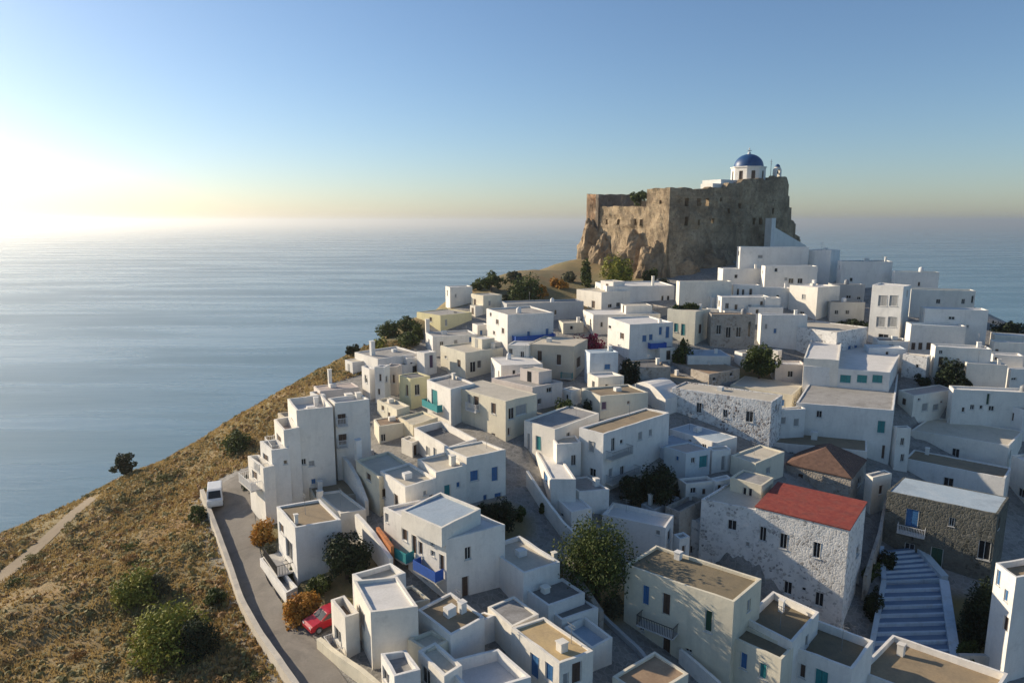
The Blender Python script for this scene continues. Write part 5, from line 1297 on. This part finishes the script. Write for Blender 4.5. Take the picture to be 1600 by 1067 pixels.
# ---- hillside: mask, soil, tufts
BND = px_line([(484,1116),(443,1056),(405,1000),(378,950),(361,898),(342,845),(326,802),(316,776)]) + px_line([(345,748),(404,722),(426,690),(462,650),(500,624),(520,600),(576,580),(655,540),(706,484),(775,464)])
by = np.array([p.y for p in BND]); bx = np.array([p.x for p in BND]); o_ = np.argsort(by); by = by[o_]; bx = bx[o_]
def xb(y): return np.interp(y, by, bx)
cp_ = at_y(868, 432, 178); cq_ = at_y(925, 440, 176)
YARDS = [(ground(520,908), 6.0), (ground(415,835), 4.0), (ground(925,925), 5.0), (ground(785,815), 4.0), (ground(1530,985), 5.5), (ground(1035,785), 5.0), (ground(1188,588), 5.0), (ground(985,592), 4.5), (ground(885,645), 4.0)]
def hillw(x, y):
    """1 on the dry slopes, 0 on paved ground"""
    h = np.clip((xb(y) - 0.6 - x)/1.2, 0, 1)
    g = np.clip((24 - np.hypot(x-cp_.x, (y-cp_.y)*0.7))/4, 0, 1); g2 = np.clip((16 - np.hypot(x-cq_.x, (y-cq_.y)))/4, 0, 1)
    b = np.maximum(np.clip((y-190)/10, 0, 1), np.clip((x-0.80*y-9)/5, 0, 1))
    y_ = [np.clip((r_ - np.hypot(x-c_.x, y-c_.y))/1.5, 0, 1) for c_, r_ in YARDS]
    return np.maximum.reduce([h, g, g2, b] + y_)
# ------------------------------------------------------------------ ground
xs1 = np.concatenate([np.arange(-330, -90, 6), np.arange(-90, 130, 1.0), np.arange(130, 340, 6)])
ys1 = np.concatenate([np.arange(20, 130, 1.0), np.arange(130, 240, 1.5), np.arange(240, 440, 6)])
X, Y = np.meshgrid(xs1, ys1)
Z = terr_np(X, Y)
HW = hillw(X, Y)
nz = np.zeros_like(Z)
for iy in range(X.shape[0]):
    for ix in range(X.shape[1]):
        if HW[iy, ix] > 0.01:
            x, y = X[iy, ix], Y[iy, ix]
            nz[iy, ix] = noise.noise(Vector((x*0.12, y*0.12, 1)))*0.7 + noise.noise(Vector((x*0.45, y*0.45, 5)))*0.35
tr_ = px_line([(-60,935),(0,903),(64,850),(117,800),(145,778)])
TD = np.full_like(Z, 99.0)
for a, b in zip(tr_, tr_[1:]):
    ax, ay = b.x-a.x, b.y-a.y; t = np.clip(((X-a.x)*ax+(Y-a.y)*ay)/(ax*ax+ay*ay), 0, 1); TD = np.minimum(TD, np.hypot(X-a.x-ax*t, Y-a.y-ay*t))
nz *= np.clip((TD-2)/2.5, 0, 1)
far = np.clip((np.abs(xb(Y)-X)-2)/4, 0, 1)
Z += nz*HW*far*np.where((X < xb(Y)) , 1.0, 0.4)
for cs, zt in FOOT:
    cx = sum(p.x for p in cs)/4; cy = sum(p.y for p in cs)/4
    rad = max((Vector((p.x-cx, p.y-cy, 0))).length for p in cs) + 1
    near = (np.abs(X-cx) < rad) & (np.abs(Y-cy) < rad)
    if not near.any(): continue
    ins = np.ones_like(near)
    sgn = 1 if (cs[1]-cs[0]).cross(cs[3]-cs[0]).z > 0 else -1
    for i in range(4):
        p, q = cs[i], cs[(i+1)%4]; ex, ey = q.x-p.x, q.y-p.y; ln = math.hypot(ex, ey)
        dd = ((X-p.x)*(-ey) + (Y-p.y)*ex)/ln*sgn
        ins &= dd > -0.25
    m_ = near & ins
    Z[m_] = np.minimum(Z[m_], zt)
# the sunken lane between the long cream house and the limewashed stone houses
cutl = px_line([(1050,848),(1090,893),(1150,928),(1215,965),(1290,1010)]); CD = np.full_like(Z, 99.0)
for a, b in zip(cutl, cutl[1:]):
    ax, ay = b.x-a.x, b.y-a.y; t = np.clip(((X-a.x)*ax+(Y-a.y)*ay)/(ax*ax+ay*ay), 0, 1); CD = np.minimum(CD, np.hypot(X-a.x-ax*t, Y-a.y-ay*t))
Z -= 8.0*np.clip((6.0-CD)/2.5, 0, 1)
mg, ntg, bg_ = mat('ground')
v = coords(ntg)
at_ = N(ntg, 'ShaderNodeAttribute', attribute_name='slope_cover')
soil = ramp(ntg, noise_t(ntg, v, 0.09, 7, 0.65, 0.8), [(0.30, (0.28,0.16,0.065)), (0.45, (0.28,0.20,0.09)), (0.58, (0.20,0.17,0.075)), (0.72, (0.30,0.21,0.11))])
soil = mix(ntg, ramp(ntg, noise_t(ntg, v, 1.1, 5, 0.7), [(0.45, 0), (0.66, 0.6)]), soil, (0.19,0.155,0.065))
soil = mix(ntg, ramp(ntg, noise_t(ntg, v, 0.35, 5, 0.7), [(0.58, 0), (0.72, 0.7)]), soil, (0.24,0.18,0.10))
pave = ramp(ntg, noise_t(ntg, v, 0.25, 6, 0.7), [(0.3, (0.20,0.19,0.175)), (0.55, (0.30,0.285,0.26)), (0.75, (0.24,0.215,0.18))])
pave = mix(ntg, ramp(ntg, noise_t(ntg, v, 2.5, 4), [(0.5, 0), (0.75, 0.5)]), pave, (0.12,0.11,0.09))
vj = N(ntg, 'ShaderNodeTexVoronoi', feature='DISTANCE_TO_EDGE'); vj.inputs['Scale'].default_value = 1.7; ntg.links.new(v, vj.inputs['Vector'])
vc = N(ntg, 'ShaderNodeTexVoronoi'); vc.inputs['Scale'].default_value = 1.7; ntg.links.new(v, vc.inputs['Vector'])
vsep = N(ntg, 'ShaderNodeSeparateColor'); ntg.links.new(vc.outputs['Color'], vsep.inputs[0])
pave = mix(ntg, 0.5, pave, ramp(ntg, vsep.outputs[0], [(0, (0.15,0.145,0.135)), (1, (0.33,0.31,0.28))]))
pave = mix(ntg, ramp(ntg, vj.outputs['Distance'], [(0.02, 0.3), (0.07, 0)]), pave, (0.50,0.48,0.44))
ntg.links.new(mix(ntg, at_.outputs['Fac'], pave, soil), bg_.inputs['Base Color']); bg_.inputs['Roughness'].default_value = 0.95
bump(ntg, bg_, noise_t(ntg, v, 1.6, 7, 0.75), 0.8, 0.25)
h_, w_ = X.shape
me = bpy.data.meshes.new('terrain')
vv_ = np.stack([X, Y, Z], -1).reshape(-1, 3); idx = np.arange(h_*w_).reshape(h_, w_)
f_ = np.stack([idx[:-1,:-1], idx[:-1,1:], idx[1:,1:], idx[1:,:-1]], -1).reshape(-1, 4)
me.from_pydata(vv_.tolist(), [], f_.tolist()); me.materials.append(mg)
me.polygons.foreach_set('use_smooth', [True]*len(f_)); me.update()
ca = me.attributes.new('slope_cover', 'FLOAT', 'POINT'); ca.data.foreach_set('value', HW.ravel().astype(np.float32))
to = bpy.data.objects.new('terrain', me); COL.objects.link(to); to['kind'] = 'structure'
from mathutils.bvhtree import BVHTree
def tz(x, y):
    """height of the built terrain sheet"""
    i = np.searchsorted(xs1, x)-1; j = np.searchsorted(ys1, y)-1
    if not (0 <= i < len(xs1)-1 and 0 <= j < len(ys1)-1): return terr(x, y)
    fx = (x-xs1[i])/(xs1[i+1]-xs1[i]); fy = (y-ys1[j])/(ys1[j+1]-ys1[j])
    return (Z[j,i]*(1-fx)+Z[j,i+1]*fx)*(1-fy) + (Z[j+1,i]*(1-fx)+Z[j+1,i+1]*fx)*fy
# dry grass and cushion scrub that nobody could count
G1 = leafmat('straw', [(0.27,0.17,0.06),(0.40,0.285,0.11),(0.50,0.365,0.165)], 0.25, 0.35)
G2 = leafmat('olive_scrub', [(0.13,0.12,0.04),(0.20,0.18,0.065),(0.28,0.23,0.09)], 0.3, 0.15)
G3 = leafmat('rust_scrub', [(0.20,0.10,0.035),(0.30,0.17,0.06),(0.38,0.24,0.09)], 0.3, 0.15)
rng = random.Random(3)
track_c = px_line([(-60,935),(0,903),(64,850),(117,800),(145,778)])
def on_track(x, y):
    for a, b in zip(track_c, track_c[1:]):
        ab = Vector((b.x-a.x, b.y-a.y)); ap_ = Vector((x-a.x, y-a.y)); t = max(0, min(1, ap_.dot(ab)/ab.length_squared))
        if (ap_-ab*t).length < 1.15: return True
    return False
sc_, gr_ = MB(), MB(); cnt = 0
for it in range(150000):
    y = 34 + 96*rng.random()**1.3; x = float(xb(y)) - rng.random()*75 - 0.3
    d = ray(800, 533)
    zc = y*CP + 35*SP
    if x*FPX/zc < -860: continue
    den = noise.noise(Vector((x*0.09, y*0.09, 2))) + 0.6*noise.noise(Vector((x*0.3, y*0.3, 9)))
    if rng.random() > 0.78 + den*0.8: continue
    if on_track(x, y): continue
    if len(gr_.f) > 120000: break
    z = tz(x, y) - 0.03
    kind = noise.noise(Vector((x*0.07+3, y*0.07, 4))) + rng.uniform(-.45, .45)
    if rng.random() < 0.07:
        r_ = rng.uniform(0.18, 0.5); m_ = 1 if kind > -0.05 else 2
        for q in range(9):
            t = rng.uniform(0, 6.283); f = rng.uniform(0.1, 1.4); n_v = Vector((math.cos(t)*math.cos(f), math.sin(t)*math.cos(f), math.sin(f)))
            p = Vector((x, y, z)) + Vector((n_v.x*r_, n_v.y*r_, n_v.z*r_*0.75)); a = n_v.orthogonal().normalized(); b = n_v.cross(a); l = r_*0.42
            sc_.quad(p-a*l-b*l*.3, p+a*l*.2-b*l, p+a*l+b*l*.3, p-a*l*.2+b*l, m_)
    else:
        for q in range(2):
            t = rng.uniform(0, 6.283); hh = rng.uniform(0.15, 0.42); lean = Vector((math.cos(t)*hh*0.6, math.sin(t)*hh*0.6, hh)); s = Vector((-math.sin(t), math.cos(t), 0))*rng.uniform(0.06,0.13)
            p = Vector((x+rng.uniform(-.15,.15), y+rng.uniform(-.15,.15), z))
            gr_.tri(p-s, p+s, p+lean, 0)
o = gr_.build('dry_grass', [G1]); o['kind'] = 'stuff'; tag(o, 'dry straw coloured grass covering the seaward slope', 'grass')
o = sc_.build('cushion_scrub', [G1, G2, G3]); o['kind'] = 'stuff'; tag(o, 'low olive and rusty cushion scrub scattered over the seaward slope', 'scrub')
# individual shrubs on the slope
protos = []
for k in range(4):
    mb = MB(); leafcloud(random.Random(50+k), mb, Vector((0,0,0.35)), 0.8, 0.8, 0.5, 260, 0.085, 9)
    me = bpy.data.meshes.new('shrub_leaves'); me.from_pydata(mb.v, [], mb.f); me.materials.append((LF['green'], G2, G3, LF['grey'])[k]); me.update(); protos.append(me)
placed = 0
while placed < 55:
    px, py = rng.uniform(0, 440), rng.uniform(690, 1060)
    p = ground(px, py)
    if p.y > 125 or float(xb(p.y)) - 1.5 < p.x or on_track(p.x, p.y): continue
    if noise.noise(Vector((p.x*0.06, p.y*0.06, 8))) < -0.12: continue
    o = bpy.data.objects.new('scrub_bush', protos[rng.choice((0,0,1,1,2,3))]); COL.objects.link(o)
    s = rng.uniform(0.6, 1.6); o.location = (p.x, p.y, tz(p.x, p.y)-0.05); o.scale = (s, s, s*rng.uniform(.7,1)); o.rotation_euler = (0,0,rng.uniform(0,6.28))
    tag(o, 'small dry bush scattered on the grassy seaward slope', 'bush', 'small bushes on the grassy slope'); placed += 1
ms, nts, bs = mat('sea_water')
bs.inputs['Base Color'].default_value = (0.085, 0.18, 0.23, 1); bs.inputs['Roughness'].default_value = 0.28
vS = coords(nts, (0.02, 0.09, 0.05)); vB = coords(nts, (0.0022, 0.012, 0.01))
wv = noise_t(nts, vS, 1.0, 8, 0.65); sl_ = noise_t(nts, vB, 1.0, 5, 0.6, 0.6)
bump(nts, bs, wv, 0.3, 1.6)
nts.links.new(ramp(nts, sl_, [(0.42, 0.22), (0.62, 0.38)]), bs.inputs['Roughness'])
mb = MB(); S = 60000
mb.quad((-S, -2000, 0), (S, -2000, 0), (S, S, 0), (-S, S, 0))
so_ = mb.build('sea', ms); so_['kind'] = 'structure'
HAZE = 0.00016
# ------------------------------------------------------------------ light and air
SUN_AZ = R(-63); SUN_EL = R(21)
w = bpy.data.worlds.new('World'); SC.world = w; w.use_nodes = True
nt = w.node_tree; bg = nt.nodes['Background']
sky = nt.nodes.new('ShaderNodeTexSky'); sky.sky_type = 'NISHITA'; sky.sun_disc = False
sky.sun_elevation = SUN_EL; sky.sun_rotation = SUN_AZ
sky.altitude = 2400; sky.air_density = 1.35; sky.dust_density = 4.4; sky.ozone_density = 4.7
wb = nt.nodes.new('ShaderNodeMix'); wb.data_type = 'RGBA'; wb.blend_type = 'MULTIPLY'; wb.inputs[0].default_value = 1; wb.inputs[7].default_value = (1.09, 1.04, 1.0, 1)
nt.links.new(sky.outputs[0], wb.inputs[6]); nt.links.new(wb.outputs[2], bg.inputs[0]); bg.inputs[1].default_value = 0.086
sl = bpy.data.lights.new('sun', 'SUN'); sl.energy = 4.3; sl.angle = R(0.5); sl.color = (1.0, 0.85, 0.64)
so = bpy.data.objects.new('sun', sl); COL.objects.link(so)
sd = Vector((math.sin(SUN_AZ)*math.cos(SUN_EL), math.cos(SUN_AZ)*math.cos(SUN_EL), math.sin(SUN_EL)))
so.rotation_euler = sd.to_track_quat('Z', 'Y').to_euler(); so.location = (-200, 50, 300)
SC.view_settings.view_transform = 'Standard'; SC.view_settings.look = 'None'
SC.view_settings.exposure = 0.62; SC.view_settings.gamma = 1.0
SC.cycles.max_bounces = 6; SC.cycles.diffuse_bounces = 3; SC.cycles.glossy_bounces = 2; SC.cycles.transmission_bounces = 2
SC.cycles.volume_bounces = 0
SC.cycles.use_denoising = True

# the air over the sea
hz = bpy.data.materials.new('haze'); hz.use_nodes = True; hn = hz.node_tree; hn.nodes.clear()
ho = hn.nodes.new('ShaderNodeOutputMaterial'); pv = hn.nodes.new('ShaderNodeVolumePrincipled')
pv.inputs['Color'].default_value = (0.93, 0.94, 0.93, 1); pv.inputs['Density'].default_value = HAZE; pv.inputs['Anisotropy'].default_value = 0.6
hn.links.new(pv.outputs[0], ho.inputs['Volume'])
mb = MB(); S = 70000; mb.box(Vector((0,0,0)), Vector((1,0,0)), Vector((0,1,0)), -S, S, -4000, S, -20, CAMZ + 32); o = mb.build('haze', hz); o['kind'] = 'stuff'
